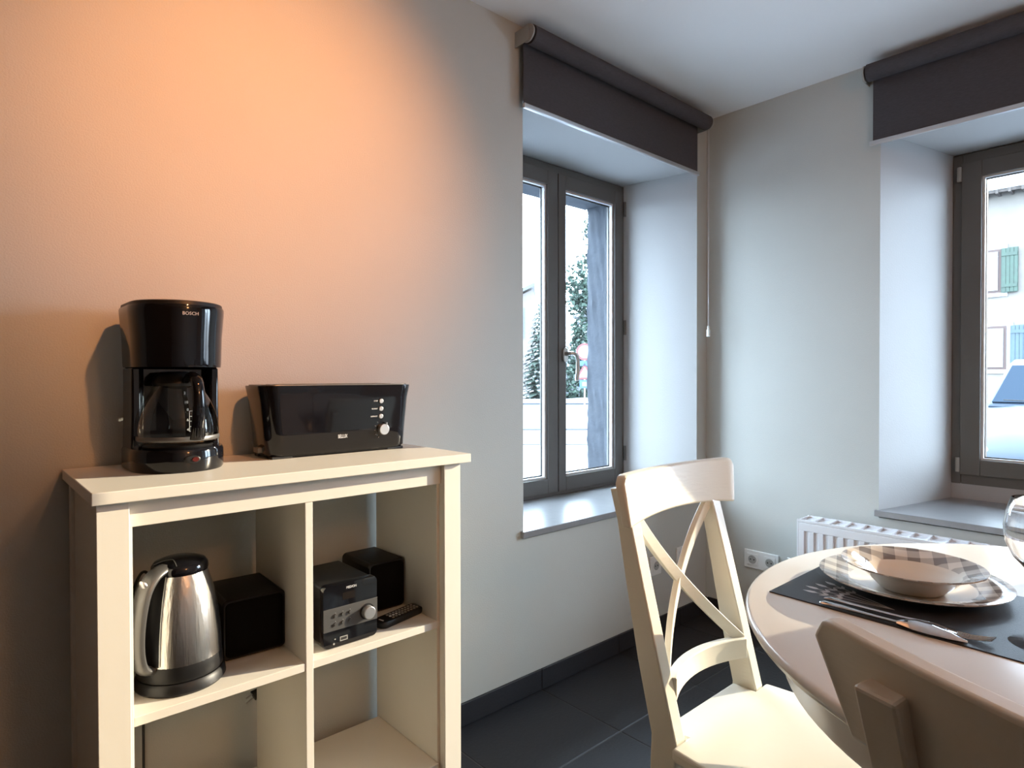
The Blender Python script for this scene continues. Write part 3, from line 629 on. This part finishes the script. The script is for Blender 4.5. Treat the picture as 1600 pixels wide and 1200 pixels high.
# ================================================================ CHAIRS
ZS = .465
def make_chair(label, loc, rz, SX):
    """origin on the floor below the middle of the post fronts at seat height, faces local -y"""
    t = thing('dining_chair', label, 'chair', loc, rz, 'dining chairs around the round table')
    def yf(z): return (z-ZS)*.262 if z > ZS else 0
    # posts (rear legs)
    for s in (-1, 1):
        P = []
        for z, dep, ya, xo in ((0, .035, .085, .165), (.15, .042, .045, .167), (.33, .052, .010, .169), (ZS, .056, 0, .170), (.60, .052, yf(.60), .1715), (.75, .042, yf(.75), .172), (.862, .034, yf(.862), .171)):
            xi = xo-.029-.004*(z/.86); P.append([(s*xo, ya, z), (s*xi, ya, z), (s*xi, ya+dep, z), (s*xo, ya+dep, z)])
        xo = .170; xi = xo-.034; ya = yf(.862)
        # wedge upper end that fills the gap behind the curved rail
        P.append([(s*xo, yf(.93)+.006, .930), (s*xi, yf(.93)+.020, .930), (s*xi, yf(.93)+.036, .926), (s*xo, yf(.93)+.036, .926)])
        bm = B(); loft(bm, P); obj('leg', bm, m_chair, t, bevel=.003, local=True)
    # curved top rail
    bm = B(); N = 40
    def bow(x): return .028*(1-(x/.22)**2)-.017
    rings = []
    for i in range(N+1):
        u = -1+2*i/N; ring = []
        for z, hw, o in ((.862, .202, 0), (.957, .217, 0), (.957, .217, 1), (.862, .202, 1)):
            arch = 0
            cut = max(0, abs(u)-.92)/.08
            if z > .9: zz = z-.019*(1-math.sqrt(max(0, 1-cut**2)))
            else: zz = z-.006+.012*(1-u*u)
            x = u*hw
            ring.append((x+SX*(z-.78)/.16, yf(z)+bow(x)+(.022 if o else 0), zz))
        rings.append(ring)
    loft(bm, rings); obj('top_rail', bm, m_chair, t, smooth=True, bevel=.005, seg=3, local=True, auto=30)
    # lower curved rail
    bm = B(); pts = [(x, .5*(yf(.55)*2)+.002+.040*(1-(x/.15)**2), .551) for x in [-.142+.284*i/14 for i in range(15)]]
    sweep(bm, pts, .020, .044); obj('lower_rail', bm, m_chair, t, smooth=True, bevel=.002, local=True, auto=30)
    # crossed braces, bowed backwards
    for s in (-1, 1):
        pts = []
        for i in range(17):
            u = i/16; x = s*(-.140+.280*u); z = .866-.300*u
            pts.append(Vector((x, yf(z)+.006+.030*(1-(x/.15)**2)+(.0 if s > 0 else .004), z)))
        bm = B(); sweep(bm, pts, .013, .024, up=(0.0, .001, 1)); 
        obj('cross_brace', bm, m_chair, t, smooth=True, bevel=.0015, local=True, auto=30)
    # seat
    bm = B(); poly = [(-.134, .052), (-.134, .0), (-.186, .0), (-.224, -.36)]
    for k in range(7):
        a = math.radians(180+15*k); poly.append((-.224+.035+.035*math.cos(a), -.395+.035*math.sin(a)))
    poly += [(0, -.437)]
    poly += [(-x, y) for x, y in poly[:-1][::-1]]
    prism(bm, poly, ZS-.024, ZS); obj('seat', bm, m_chair, t, bevel=.006, seg=3, local=True)
    bm = B(); hexa(bm, [(-.165, -.02, .385), (-.200, -.385, .385), (-.182, -.385, .385), (-.147, -.02, .385), (-.165, -.02, ZS-.024), (-.200, -.385, ZS-.024), (-.182, -.385, ZS-.024), (-.147, -.02, ZS-.024)])
    hexa(bm, [(.165, -.02, .385), (.200, -.385, .385), (.182, -.385, .385), (.147, -.02, .385), (.165, -.02, ZS-.024), (.200, -.385, ZS-.024), (.182, -.385, ZS-.024), (.147, -.02, ZS-.024)])
    box(bm, -.19, .19, -.402, -.384, .385, ZS-.024); box(bm, -.137, .137, .015, .033, .385, ZS-.024); obj('seat_apron', bm, m_chair, t, bevel=.002, local=True)
    for s in (-1, 1):
        bm = B(); loft(bm, [[(s*.190+a, -.385+b, z) for a, b in ((-w, -w), (w, -w), (w, w), (-w, w))] for z, w in ((0, .014), (.2, .017), (ZS-.024, .020))]); obj('leg', bm, m_chair, t, bevel=.003, local=True)
        bm = B(); sweep(bm, [(s*.186, -.37, .19), (s*.158, .05, .19)], .016, .028); obj('stretcher', bm, m_chair, t, bevel=.002, local=True)
    bm = B(); sweep(bm, [(-.17, -.17, .19), (.17, -.17, .19)], .016, .026); obj('stretcher', bm, m_chair, t, bevel=.002, local=True)
    return t
make_chair('cream cross-back dining chair facing the table beside the window wall', (-1.575, -.980, 0), 0, .030)
make_chair('dining chair seen from behind, its top rail cutting across the table in the foreground', (-2.1555, -1.675, 0), math.radians(71), .008)

# ================================================================ TABLE SETTING
MA = math.radians(-2.7)
ZT = .771
def mq(a, b, z=ZT): return (-1.668+a*math.cos(MA)+b*math.sin(MA), -1.121+a*math.sin(MA)*-1*-1-b*math.cos(MA), z)
# a = +x along short edge, b = towards -y
def mq(a, b, z=ZT):
    ca, sa = math.cos(MA), math.sin(MA)
    return (-1.668+a*ca+b*sa, -1.121+a*sa*0-b*ca, z)
pm = thing('placemat', 'charcoal rectangular placemat printed with a pale sprig, on the round table', 'placemat', (-1.53, -1.34, ZT))
bm = B(); loft(bm, [[mq(a, b, z) for a, b in ((0, 0), (0, .45), (.31, .45), (.31, 0))] for z in (ZT, ZT+.0022)]); obj('mat_sheet', bm, m_mat, pm)
bm = B()
def leafpoly(bm, c, ang, L, W):
    d = Vector((math.cos(ang), math.sin(ang))); n = Vector((-d.y, d.x)); P = []
    for t in (0, .3, .6, 1, .6, .3):
        pass
    pts = [(0, 0), (.3, .5), (.6, .45), (1, 0), (.6, -.45), (.3, -.5)]
    bm.faces.new([bm.verts.new((c[0]+d.x*L*a+n.x*W*b, c[1]+d.y*L*a+n.y*W*b, ZT+.0025)) for a, b in pts])
base = Vector((-1.605, -1.30))
for k in range(4):
    tip = Vector((-1.550-.022*k, -1.172-.006*abs(k-2)))
    dv = (tip-base); an = math.atan2(dv.y, dv.x)
    sweep(bm, [(base.x, base.y, ZT+.0024), (tip.x, tip.y, ZT+.0024)], .0016, .0002)
    leafpoly(bm, tip-dv.normalized()*.006, an, .026, .010)
    for j in range(2):
        q = base.lerp(tip, .62+.19*j)
        for sg in (-1, 1): leafpoly(bm, q, an+sg*.6, .017, .006)
obj('sprig_print', bm, m_leafprint, pm, label='pale grey sprig print')

def checker_mat():
    m = bpy.data.materials.new('porcelain_grey_check'); m.use_nodes = True; nt = m.node_tree; b = nt.nodes['Principled BSDF']
    b.inputs['Roughness'].default_value = .08; b.inputs['Coat Weight'].default_value = .5
    tc = nt.nodes.new('ShaderNodeTexCoord'); sx = nt.nodes.new('ShaderNodeSeparateXYZ'); nt.links.new(tc.outputs['Object'], sx.inputs[0])
    def M_(op, a, b_=None):
        n = nt.nodes.new('ShaderNodeMath'); n.operation = op
        for i, v in enumerate((a, b_)):
            if v is None: continue
            if isinstance(v, (int, float)): n.inputs[i].default_value = v
            else: nt.links.new(v, n.inputs[i])
        return n.outputs[0]
    P = .040
    sa = M_('GREATER_THAN', M_('FRACT', M_('DIVIDE', sx.outputs[0], P)), .5)
    sb = M_('GREATER_THAN', M_('FRACT', M_('DIVIDE', sx.outputs[1], P)), .5)
    s = M_('ADD', sa, sb)      # 0,1,2 : gingham
    r = M_('SQRT', M_('ADD', M_('POWER', M_('ABSOLUTE', sx.outputs[0]), 2), M_('POWER', M_('ABSOLUTE', sx.outputs[1]), 2)))
    att = nt.nodes.new('ShaderNodeAttribute'); att.attribute_name = 'rim_start'; att.attribute_type = 'OBJECT'
    rim = M_('GREATER_THAN', r, att.outputs['Fac'])
    z = M_('MULTIPLY', M_('MULTIPLY', s, .5), rim)
    mx = nt.nodes.new('ShaderNodeMix'); mx.data_type = 'RGBA'; nt.links.new(z, mx.inputs[0])
    mx.inputs[6].default_value = (.72, .68, .62, 1); mx.inputs[7].default_value = (.22, .20, .19, 1)
    nt.links.new(mx.outputs[2], b.inputs['Base Color']); return m
m_check = checker_mat()
def crockery(name, label, loc, prof, rim, rz, cat):
    t = thing(name, label, cat, loc, rz)
    bm = B(); lathe(bm, prof, (0, 0), 72); bmesh.ops.recalc_face_normals(bm, faces=bm.faces)
    for f in bm.faces: f.material_index = 1 if f.normal.z < 0.05 else 0
    o = obj('dish', bm, [m_check, m_porc], t, smooth=True, local=True, auto=70); o['rim_start'] = rim
    return t
pz = ZT+.0024
crockery('dinner_plate', 'large shiny dinner plate with grey checked rim on the placemat', (-1.458, -1.283, pz),
  [(0, .0), (.078, .0), (.082, .002), (.105, .006), (.145, .0175), (.1485, .0185), (.1490, .0200), (.1470, .0208), (.105, .0095), (.085, .0050), (0, .0045)], .098, .35, 'plate')
crockery('soup_plate', 'smaller deep soup plate with grey checked rim standing in the dinner plate', (-1.482, -1.290, pz+.0052),
  [(0, .0), (.050, .0), (.053, .003), (.068, .018), (.080, .030), (.1085, .0420), (.1110, .0435), (.1105, .0452), (.1070, .0445), (.079, .034), (.066, .022), (.050, .006), (0, .005)], .074, .35, 'plate')
# cutlery
def lerp(a, b, t): return a+(b-a)*t
kn = thing('table_knife', 'polished knife with broad pointed blade at the near edge of the placemat', 'knife', (-1.67, -1.33, pz))
A_, B_ = Vector((-1.667, -1.208, pz)), Vector((-1.672, -1.412, pz))
d = (B_-A_).normalized(); s_ = Vector((-d.y, d.x, 0))
def kpt(t, s, z): v = A_+d*(t*.205)+s_*s; return (v.x, v.y, pz+z)
bm = B(); sweep(bm, [kpt(0, 0, .003), kpt(.03, 0, .004), kpt(.15, 0, .0045), kpt(.35, 0, .004), kpt(.58, 0, .004)], [.007, .0125, .0115, .008, .006], [.003, .006, .006, .005, .005], n=12); obj('knife_handle', bm, m_chrome, kn, smooth=True)
bm = B(); loft(bm, [[kpt(t, -wd_*.5, 0.0005+z0), kpt(t, -wd_*.2, z1+.001), kpt(t, wd_*.2, z1+.001), kpt(t, wd_*.5, .0005+z0), kpt(t, wd_*.2, .0004), kpt(t, -wd_*.2, .0004)] for t, wd_, z0, z1 in ((.56, .007, .003, .006), (.61, .015, .003, .010), (.68, .027, .003, .013), (.78, .029, .003, .013), (.90, .018, .002, .009), (1.0, .002, .001, .003))])
obj('knife_blade', bm, m_chrome, kn, smooth=True, auto=60)
fk = thing('table_fork', 'slim polished fork lying between the knife and the dinner plate', 'fork', (-1.645, -1.33, pz))
A_, B_ = Vector((-1.637, -1.203, pz)), Vector((-1.652, -1.440, pz))
d = (B_-A_).normalized(); s_ = Vector((-d.y, d.x, 0))
def fpt(t, s, z): v = A_+d*(t*.237)+s_*s; return (v.x, v.y, pz+z)
bm = B(); sweep(bm, [fpt(0, 0, .002), fpt(.04, 0, .004), (fpt(.2, 0, .004)), fpt(.5, 0, .005), fpt(.66, 0, .008)], [.006, .012, .010, .006, .006], [.002, .004, .004, .004, .003], n=10)
obj('fork_handle', bm, m_chrome, fk, smooth=True)
bm = B(); sweep(bm, [fpt(.65, 0, .008), fpt(.70, 0, .007), fpt(.76, 0, .004), fpt(.81, 0, .003)], [.006, .018, .022, .022], .002, n=8); hd_ = obj('fork_head', bm, m_chrome, fk, smooth=True)
for k in range(4):
    o_ = -.009+.006*k
    bm = B(); sweep(bm, [fpt(.80, o_, .003), fpt(.88, o_, .003), fpt(.95, o_, .006), fpt(1.0, o_, .009)], [.0034, .003, .0026, .001], .0018, n=6); obj('tine', bm, m_chrome, hd_, smooth=True)
# wine glass
wg = thing('wine_glass', 'clear stemmed wine glass at the right picture edge beside the placemat', 'glass', (-1.601, -1.483, ZT))
prof = [(0, .0), (.036, .0), (.0375, .0012), (.036, .0025), (.012, .006), (.005, .012), (.0040, .03), (.0040, .085), (.0065, .098), (.018, .108), (.032, .124), (.0415, .146), (.0435, .168), (.0400, .190), (.0345, .209), (.0335, .2095), (.0390, .190), (.0425, .168), (.0405, .147), (.0312, .1258), (.0175, .1105), (0, .104)]
bm = B(); lathe(bm, prof, (0, 0), 64); obj('glass_body', bm, m_wglass, wg, smooth=True, local=True, auto=60)
wg.location.z = ZT+.0003

# ================================================================ CEILING SPOT (behind the camera's upper edge)
sp = thing('ceiling_spotlight', 'white ceiling spotlight aimed at the wall above the shelf unit', 'lamp', (-2.08, -1.45, 2.4))
bm = B(); cyl(bm, (-2.08, -1.47, 2.385), (-2.08, -1.47, 2.4), .05, n=32); obj('ceiling_rose', bm, m_plast, sp, smooth=True)
bm = B(); cyl(bm, (-2.08, -1.47, 2.385), (-2.08, -1.47, 2.335), .008, n=12); obj('arm', bm, m_plast, sp, smooth=True)
bm = B(); dv = (Vector((-2.12, 0, 1.72))-LAMP).normalized(); a = LAMP-dv*.075; b = LAMP-dv*.004
q = (b-a).to_track_quat('Z', 'Y')
lp = [(0, -.001), (.03, -.001), (.042, .075), (.040, .075), (.028, .002), (0, .002)]
rings = [[a+q@Vector((r*math.cos(2*PI*i/28), r*math.sin(2*PI*i/28), z)) for i in range(28)] for r, z in lp[1:5]]
loft(bm, rings, cap=False); bm.faces.new([bm.verts.new(p) for p in [a+q@Vector((.03*math.cos(2*PI*i/28), .03*math.sin(2*PI*i/28), 0)) for i in range(28)]])
obj('lamp_head', bm, m_plast, sp, smooth=True)

pn = thing('added_fill_pendant', 'added cord pendant, unseen fixture for the warm fill light behind the viewer', 'lamp', (-1.85, -2.9, 2.4))  # fixture added only to give the fill light a body
bm = B(); cyl(bm, (-1.85, -2.9, 2.38), (-1.85, -2.9, 2.4), .045, n=24); obj('ceiling_rose', bm, m_plast, pn, smooth=True)
bm = B(); cyl(bm, (-1.85, -2.9, 2.16), (-1.85, -2.9, 2.38), .003, n=8); obj('cord', bm, m_plast, pn, smooth=True)
bm = B(); cyl(bm, (-1.85, -2.9, 2.125), (-1.85, -2.9, 2.165), .02, n=20); obj('lamp_holder', bm, m_plast, pn, smooth=True)

# ================================================================ OUTSIDE
GZ = -.20
gr = struct('ground', bx(-60, 120, -70, 120, GZ-.3, GZ), m_snow)
def roadbox(nm, d0, d1, z, m):
    """strip parallel to the street seen through the left window; d = distance along the view"""
    F2 = Vector((.667, .745, 0)); R2 = Vector((.745, -.667, 0)); c = Vector((-2.74, -1.64, 0))
    bm = B(); P = [c+F2*d0-R2*40, c+F2*d0+R2*6, c+F2*d1+R2*6, c+F2*d1-R2*40]
    loft(bm, [[(p.x, p.y, zz) for p in P] for zz in (GZ-.02, z)]); return struct(nm, bm, m)
roadbox('road', 15.7, 29.5, GZ+.012, m_road)
roadbox('trim_8', 12.3, 15.5, GZ+.02, m_slush)
roadbox('trim_9', 15.5, 15.75, GZ+.05, m_kerb)
roadbox('trim_10', 29.5, 29.9, GZ+.10, m_kerb)
def leafcloud(bm, n, f, size, rnd):
    for _ in range(n):
        p = f(); s = size*rnd.uniform(.6, 1.4)
        a = Vector((rnd.gauss(0, 1), rnd.gauss(0, 1), rnd.gauss(0, .6))).normalized(); b = a.cross(Vector((rnd.gauss(0, 1), rnd.gauss(0, 1), rnd.gauss(0, 1)))).normalized()
        v = [bm.verts.new(Vector(p)+a*s*x+b*s*y) for x, y in ((-.5, -.3), (.5, -.35), (.6, .3), (-.3, .5))]
        bm.faces.new(v)
def broad_tree(name, label, x, y, h, r, m, seed, z0=.0, n=3800, snow=0.15):
    rnd = random.Random(seed); t = thing(name, label, 'tree', (x, y, GZ), group='evergreens across the road' if 'tree' in name else 'low shrubs across the road')
    bm = B(); cyl(bm, (x, y, GZ), (x, y, GZ+h*.8), r*.09, r*.03, n=10)
    for k in range(8):
        a = rnd.uniform(0, 2*PI); zz = GZ+h*rnd.uniform(.25, .75); cyl(bm, (x, y, zz), (x+r*.7*math.cos(a), y+r*.7*math.sin(a), zz+r*.4), r*.03, r*.01, n=6)
    obj('trunk', bm, m_bark, t)
    lob = [(rnd.uniform(-.45, .45)*r, rnd.uniform(-.45, .45)*r, h*rnd.uniform(.08, .88), r*rnd.uniform(.40, .65)) for _ in range(22)]
    def f():
        a, b, c, q = rnd.choice(lob); d = Vector((rnd.gauss(0, 1), rnd.gauss(0, 1), rnd.gauss(0, 1))).normalized()*q*rnd.uniform(.6, 1.05)
        return (x+a+d.x, y+b+d.y, max(GZ+.05, GZ+z0+c+d.z))
    bm = B(); leafcloud(bm, n*3, f, .19, rnd); obj('foliage', bm, m, t, kind='stuff')
    bm = B(); leafcloud(bm, int(n*snow), lambda: (lambda p: (p[0], p[1], p[2]+.12))(f()), .26, rnd); obj('snow_on_leaves', bm, m_snow, t, kind='stuff')
    return t
def fir(name, label, x, y, h, r, seed):
    rnd = random.Random(seed); t = thing(name, label, 'tree', (x, y, GZ), group='firs across the road')
    bm = B(); cyl(bm, (x, y, GZ), (x, y, GZ+h), .12, .03, n=8); obj('trunk', bm, m_bark, t)
    bm = B(); sn = B()
    for lv in range(22):
        zz = GZ+.15+h*lv/22; rr = r*(1-lv/22)+.1; nb = 16
        for k in range(nb):
            a = 2*PI*(k+rnd.random())/nb; L = rr*rnd.uniform(.8, 1.1)
            tip = Vector((x+L*math.cos(a), y+L*math.sin(a), zz-.18*L-.05)); root = Vector((x, y, zz+.15))
            s = Vector((-math.sin(a), math.cos(a), 0))*.22*min(L, 1.2)
            mid = root.lerp(tip, .6)
            bm.faces.new([bm.verts.new(q) for q in (root, mid+s, tip, mid-s)])
            for _ in range(3):
                c = root.lerp(tip, rnd.uniform(.4, 1)); e = Vector((rnd.uniform(-.15, .15), rnd.uniform(-.15, .15), -rnd.uniform(.05, .22)))
                bm.faces.new([bm.verts.new(q) for q in (c+s*.3, c+e, c-s*.3)])
            if rnd.random() < .55:
                c = root.lerp(tip, .75)+Vector((0, 0, .05)); sn.faces.new([sn.verts.new(q) for q in (c-s*.5, c+(tip-root)*.18, c+s*.5, c-(tip-root)*.18)])
    obj('branches', bm, m_green1, t, kind='stuff'); obj('snow_on_branches', sn, m_snow, t, kind='stuff')
    return t
fir('fir_tree', 'snow-dusted young fir across the road, in the left casement', 24.2, 25.9, 5.9, 1.7, 3)
fir('fir_tree', 'taller fir standing behind the snow-dusted one', 18.5, 32.5, 6.5, 1.9, 4)
broad_tree('evergreen_tree', 'tall loose evergreen tree seen beside the stone window jamb', 30.0, 25.6, 12.6, 2.5, m_green2, 5, n=6500)
broad_tree('evergreen_tree', 'evergreen tree hidden partly behind the outer window jamb, further right', 35.0, 19.5, 11.5, 2.8, m_green2, 6, n=3500)
broad_tree('hedge_shrub', 'low leafy shrub at the foot of the fir across the road', 25.6, 25.4, 2.2, 1.2, m_green2, 8, n=1800)
broad_tree('hedge_shrub', 'low leafy shrub at the foot of the tall evergreen', 28.0, 26.0, 2.6, 1.4, m_green2, 9, n=2200)
broad_tree('hedge_shrub', 'low leafy shrub at the far left across the road', 20.5, 29.0, 2.0, 1.5, m_green2, 10, n=1500)
# signs on one pole
t = thing('road_sign', 'post with round and triangular red-bordered signs and a small blue plate', 'road sign', (15.35, 14.37, GZ))
bm = B(); cyl(bm, (15.35, 14.37, GZ), (15.35, 14.37, 2.45), .03, n=10); obj('post', bm, m_nickel, t, smooth=True)
vd = Vector((.75, .66, 0)); sdv = Vector((.66, -.75, 0)); pc = Vector((15.35, 14.37, 0))-vd*.05
def signplate(nm, poly, z, m, off, th=.012):
    bm = B(); loft(bm, [[pc-vd*o+sdv*a+Vector((0, 0, z+b)) for a, b in poly] for o in (off, off+th)]); return obj(nm, bm, m, t)
circ = lambda r: [(r*math.cos(2*PI*i/28), r*math.sin(2*PI*i/28)) for i in range(28)]
def tri(r): return [(r*math.cos(math.radians(a)), r*math.sin(math.radians(a))) for a in (90, 210, 330)]
signplate('round_sign', circ(.33), 2.10, m_signr, 0); signplate('round_sign_face', circ(.25), 2.10, m_signw, .013)
signplate('middle_plate', [(-.2, -.1), (.2, -.1), (.2, .1), (-.2, .1)], 1.66, m_signb, 0)
signplate('triangle_sign', tri(.42), 1.25, m_signr, 0); signplate('triangle_sign_face', tri(.28), 1.25, m_signw, .013)
signplate('blue_plate', [(-.2, -.16), (.2, -.16), (.2, .16), (-.2, .16)], .86, m_signb, 0); signplate('blue_plate_face', [(-.1, -.08), (.1, -.08), (.1, .08), (-.1, .08)], .86, m_signw, .013)
# far gabled house across the road (through left window)
hs_ = thing('gabled_house', 'pale gabled house with slate roof across the road behind the firs', 'building', (38.0, 45.5, GZ))
F2 = Vector((.70, .714, 0)); R2 = Vector((.714, -.70, 0)); c0 = Vector((37.4, 43.6, 0))
def HQ(a, b, z): v = c0+R2*a+F2*b; return (v.x, v.y, z)
bm = B(); loft(bm, [[HQ(-7, b, GZ), HQ(2.6, b, GZ), HQ(2.6, b, 8.6), HQ(2.3, b, 9.6), HQ(-7, b, 5.2)] for b in (0, 9)]); obj('wall', bm, m_brickf, hs_)
bm = B(); loft(bm, [[HQ(-7.6, b, 5.0), HQ(2.5, b, 9.9), HQ(2.5, b, 10.25), HQ(-7.6, b, 5.4)] for b in (-.4, 9.4)]); obj('roof', bm, m_slate, hs_)
bm = B(); loft(bm, [[HQ(a, b, z) for a, z in ((-.2, 4.9), (1.5, 4.9), (1.5, 7.8), (-.2, 7.8))] for b in (-.05, .05)]); wf = obj('window', bm, m_slate, hs_)
bm = B(); loft(bm, [[HQ(a, b, z) for a, z in ((-.02, 5.05), (1.35, 5.05), (1.35, 7.65), (-.02, 7.65))] for b in (-.08, -.04)]); obj('pane', bm, m_paneo, wf)
# house with shutters (through right window); facade plane x = 19
fh = thing('shuttered_house', 'pale rendered house with green and blue shutters across the yard', 'building', (22.5, -3, GZ))
y0h, y1h = -6.4, 9.0
obj('wall', bx(19, 26, y0h, y1h, GZ, 6.33), m_facade, fh)
bm = B(); loft(bm, [[(18.6, y, 6.26), (22.5, y, 9.5), (26.4, y, 6.26), (26.4, y, 6.45), (22.5, y, 9.75), (18.6, y, 6.45)] for y in (y0h-.02, y1h+.3)]); obj('snowy_roof', bm, m_snow, fh)
bm = B()
for k in range(60):
    y = y1h-.28*k; box(bm, 18.55, 19.0, y-.06, y, 6.14, 6.24)
box(bm, 18.62, 18.70, y0h, y1h, 6.18, 6.30)
obj('eave_board', bm, m_roof, fh, kind='stuff')
def hwin(ya, yb, za, zb, sh=None, shm=None, ysh=None):
    f = obj('window', boxes((18.96, 19.02, ya, yb, za, zb)), m_reveal, fh)
    obj('pane', bx(18.94, 18.97, ya+.07, yb-.07, za+.07, zb-.07), m_paneo, f)
    obj('stone_surround', boxes((18.97, 19.01, ya-.14, ya, za-.1, zb+.12), (18.97, 19.01, yb, yb+.14, za-.1, zb+.12), (18.97, 19.01, ya, yb, zb, zb+.12), (18.95, 19.01, ya, yb, za-.1, za)), m_snow, fh)
    if shm:
        y_0, y_1 = ysh
        s = obj('shutter', bx(18.90, 18.935, y_0, y_1, za, zb), shm, fh)
        k = y_0+.005; 
        while k < y_1-.02:
            obj('shutter_board', bx(18.885, 18.90, k, min(k+.085, y_1)-.008, za+.01, zb-.01), shm, s); k += .088
        for zz in (za+.14, zb-.22): obj('shutter_batten', bx(18.865, 18.885, y_0+.01, y_1-.01, zz, zz+.09), shm, s)
hwin(2.21, 3.15, 3.46, 4.68, shm=m_shg, ysh=(1.83, 2.20))
hwin(2.08, 3.05, 1.32, 2.54, shm=m_shb, ysh=(1.35, 1.99))
for yy in (-1.6, -4.9): hwin(yy, yy+.95, 3.46, 4.68, shm=m_shg, ysh=(yy-.48, yy-.1)); hwin(yy, yy+.95, 1.32, 2.54, shm=m_shb, ysh=(yy-.75, yy-.1))
# parked car, nose towards the window
cr = thing('car', 'ice-blue parked car facing the right window, its bonnet and windscreen in view', 'car', (5.6, -.93, GZ))
def ysec(x, z_prof, yc=-.93):
    # half section (y half width, z)
    L = [(-w, z) for w, z in z_prof]; Rr = [(w, z) for w, z in z_prof[::-1]]
    return [(x, yc+a, GZ+z) for a, z in L+Rr]
secs = [
 (3.52, [(.50, .30), (.55, .45), (.50, .62), (.30, .66)]),
 (3.60, [(.70, .25), (.76, .45), (.70, .68), (.35, .74)]),
 (3.80, [(.80, .22), (.84, .50), (.78, .78), (.40, .86)]),
 (4.20, [(.84, .22), (.86, .60), (.80, .92), (.42, .98)]),
 (4.75, [(.85, .22), (.87, .62), (.82, 1.02), (.45, 1.06)]),
 (5.00, [(.85, .22), (.87, .62), (.83, 1.05), (.70, 1.09)]),
 (5.40, [(.85, .22), (.87, .62), (.83, 1.07), (.74, 1.09)]),
 (7.10, [(.85, .22), (.87, .62), (.82, 1.07), (.74, 1.09)]),
 (7.55, [(.80, .25), (.84, .62), (.78, 1.02), (.60, 1.05)]),
 (7.70, [(.70, .30), (.76, .60), (.70, .90), (.50, .95)])]
bm = B(); loft(bm, [ysec(x, p) for x, p in secs]); obj('body_shell', bm, m_car, cr, smooth=True, auto=50)
bm = B(); loft(bm, [ysec(x, p) for x, p in ((4.85, [(.74, 1.04), (.73, 1.07)]), (5.55, [(.78, 1.04), (.70, 1.47)]), (5.80, [(.78, 1.04), (.69, 1.53)]), (6.9, [(.78, 1.04), (.67, 1.51)]), (7.35, [(.76, 1.04), (.63, 1.40)]), (7.6, [(.66, 1.0), (.62, 1.02)]))])
obj('cabin_roof', bm, m_car, cr, smooth=True, auto=30, bevel=.02)
bm = B(); loft(bm, [[(4.885, -.93+s*.705, GZ+1.085), (5.50, -.93+s*.655, GZ+1.435), (5.50, -.93+s*.655, GZ+1.462), (4.865, -.93+s*.705, GZ+1.10)] for s in (-1, 1)]); obj('windscreen', bm, m_carglass, cr)
for s in (-1, 1):
    bm = B(); P = [(5.25, 1.10, .775), (7.15, 1.10, .765), (6.95, 1.42, .70), (5.75, 1.44, .715)]
    loft(bm, [[(x, -.93+s*(w+o), GZ+z) for x, z, w in P] for o in (-.02, .006)]); obj('side_window', bm, m_carglass, cr)
    bm = B(); bmesh.ops.create_uvsphere(bm, u_segments=18, v_segments=10, radius=1, matrix=Matrix.Translation((3.74, -.93+s*.60, GZ+.69))@Matrix.Diagonal((.17, .17, .085, 1))); obj('headlight', bm, m_lens, cr, smooth=True)
    bm = B(); box(bm, 5.10, 5.24, -.93+s*.93-.09, -.93+s*.93+.09, GZ+1.08, GZ+1.20); obj('wing_mirror', bm, m_car, cr, bevel=.03)
    bm = B(); sweep(bm, [(4.86, -.93+s*.05-.3*0, GZ+1.10), (4.90, -.93+s*.62, GZ+1.115)], .02, .015); obj('wiper', bm, m_tyre, cr)
    for x in (4.25, 6.85):
        bm = B(); cyl(bm, (x, -.93+s*.68, GZ+.31), (x, -.93+s*.88, GZ+.31), .31, n=32); wh = obj('wheel', bm, m_tyre, cr, smooth=True, bevel=.02)
        bm = B(); cyl(bm, (x, -.93+s*.875, GZ+.31), (x, -.93+s*.89, GZ+.31), .20, n=24); obj('hub', bm, m_alu, wh, smooth=True)
obj('grille', bx(3.50, 3.56, -1.25, -.61, GZ+.50, GZ+.60), m_tyre, cr, bevel=.01)
obj('number_plate', bx(3.49, 3.52, -1.19, -.67, GZ+.34, GZ+.44), m_signw, cr)
obj('bumper', bx(3.46, 3.62, -1.50, -.36, GZ+.28, GZ+.46), m_car, cr, bevel=.05, seg=4)
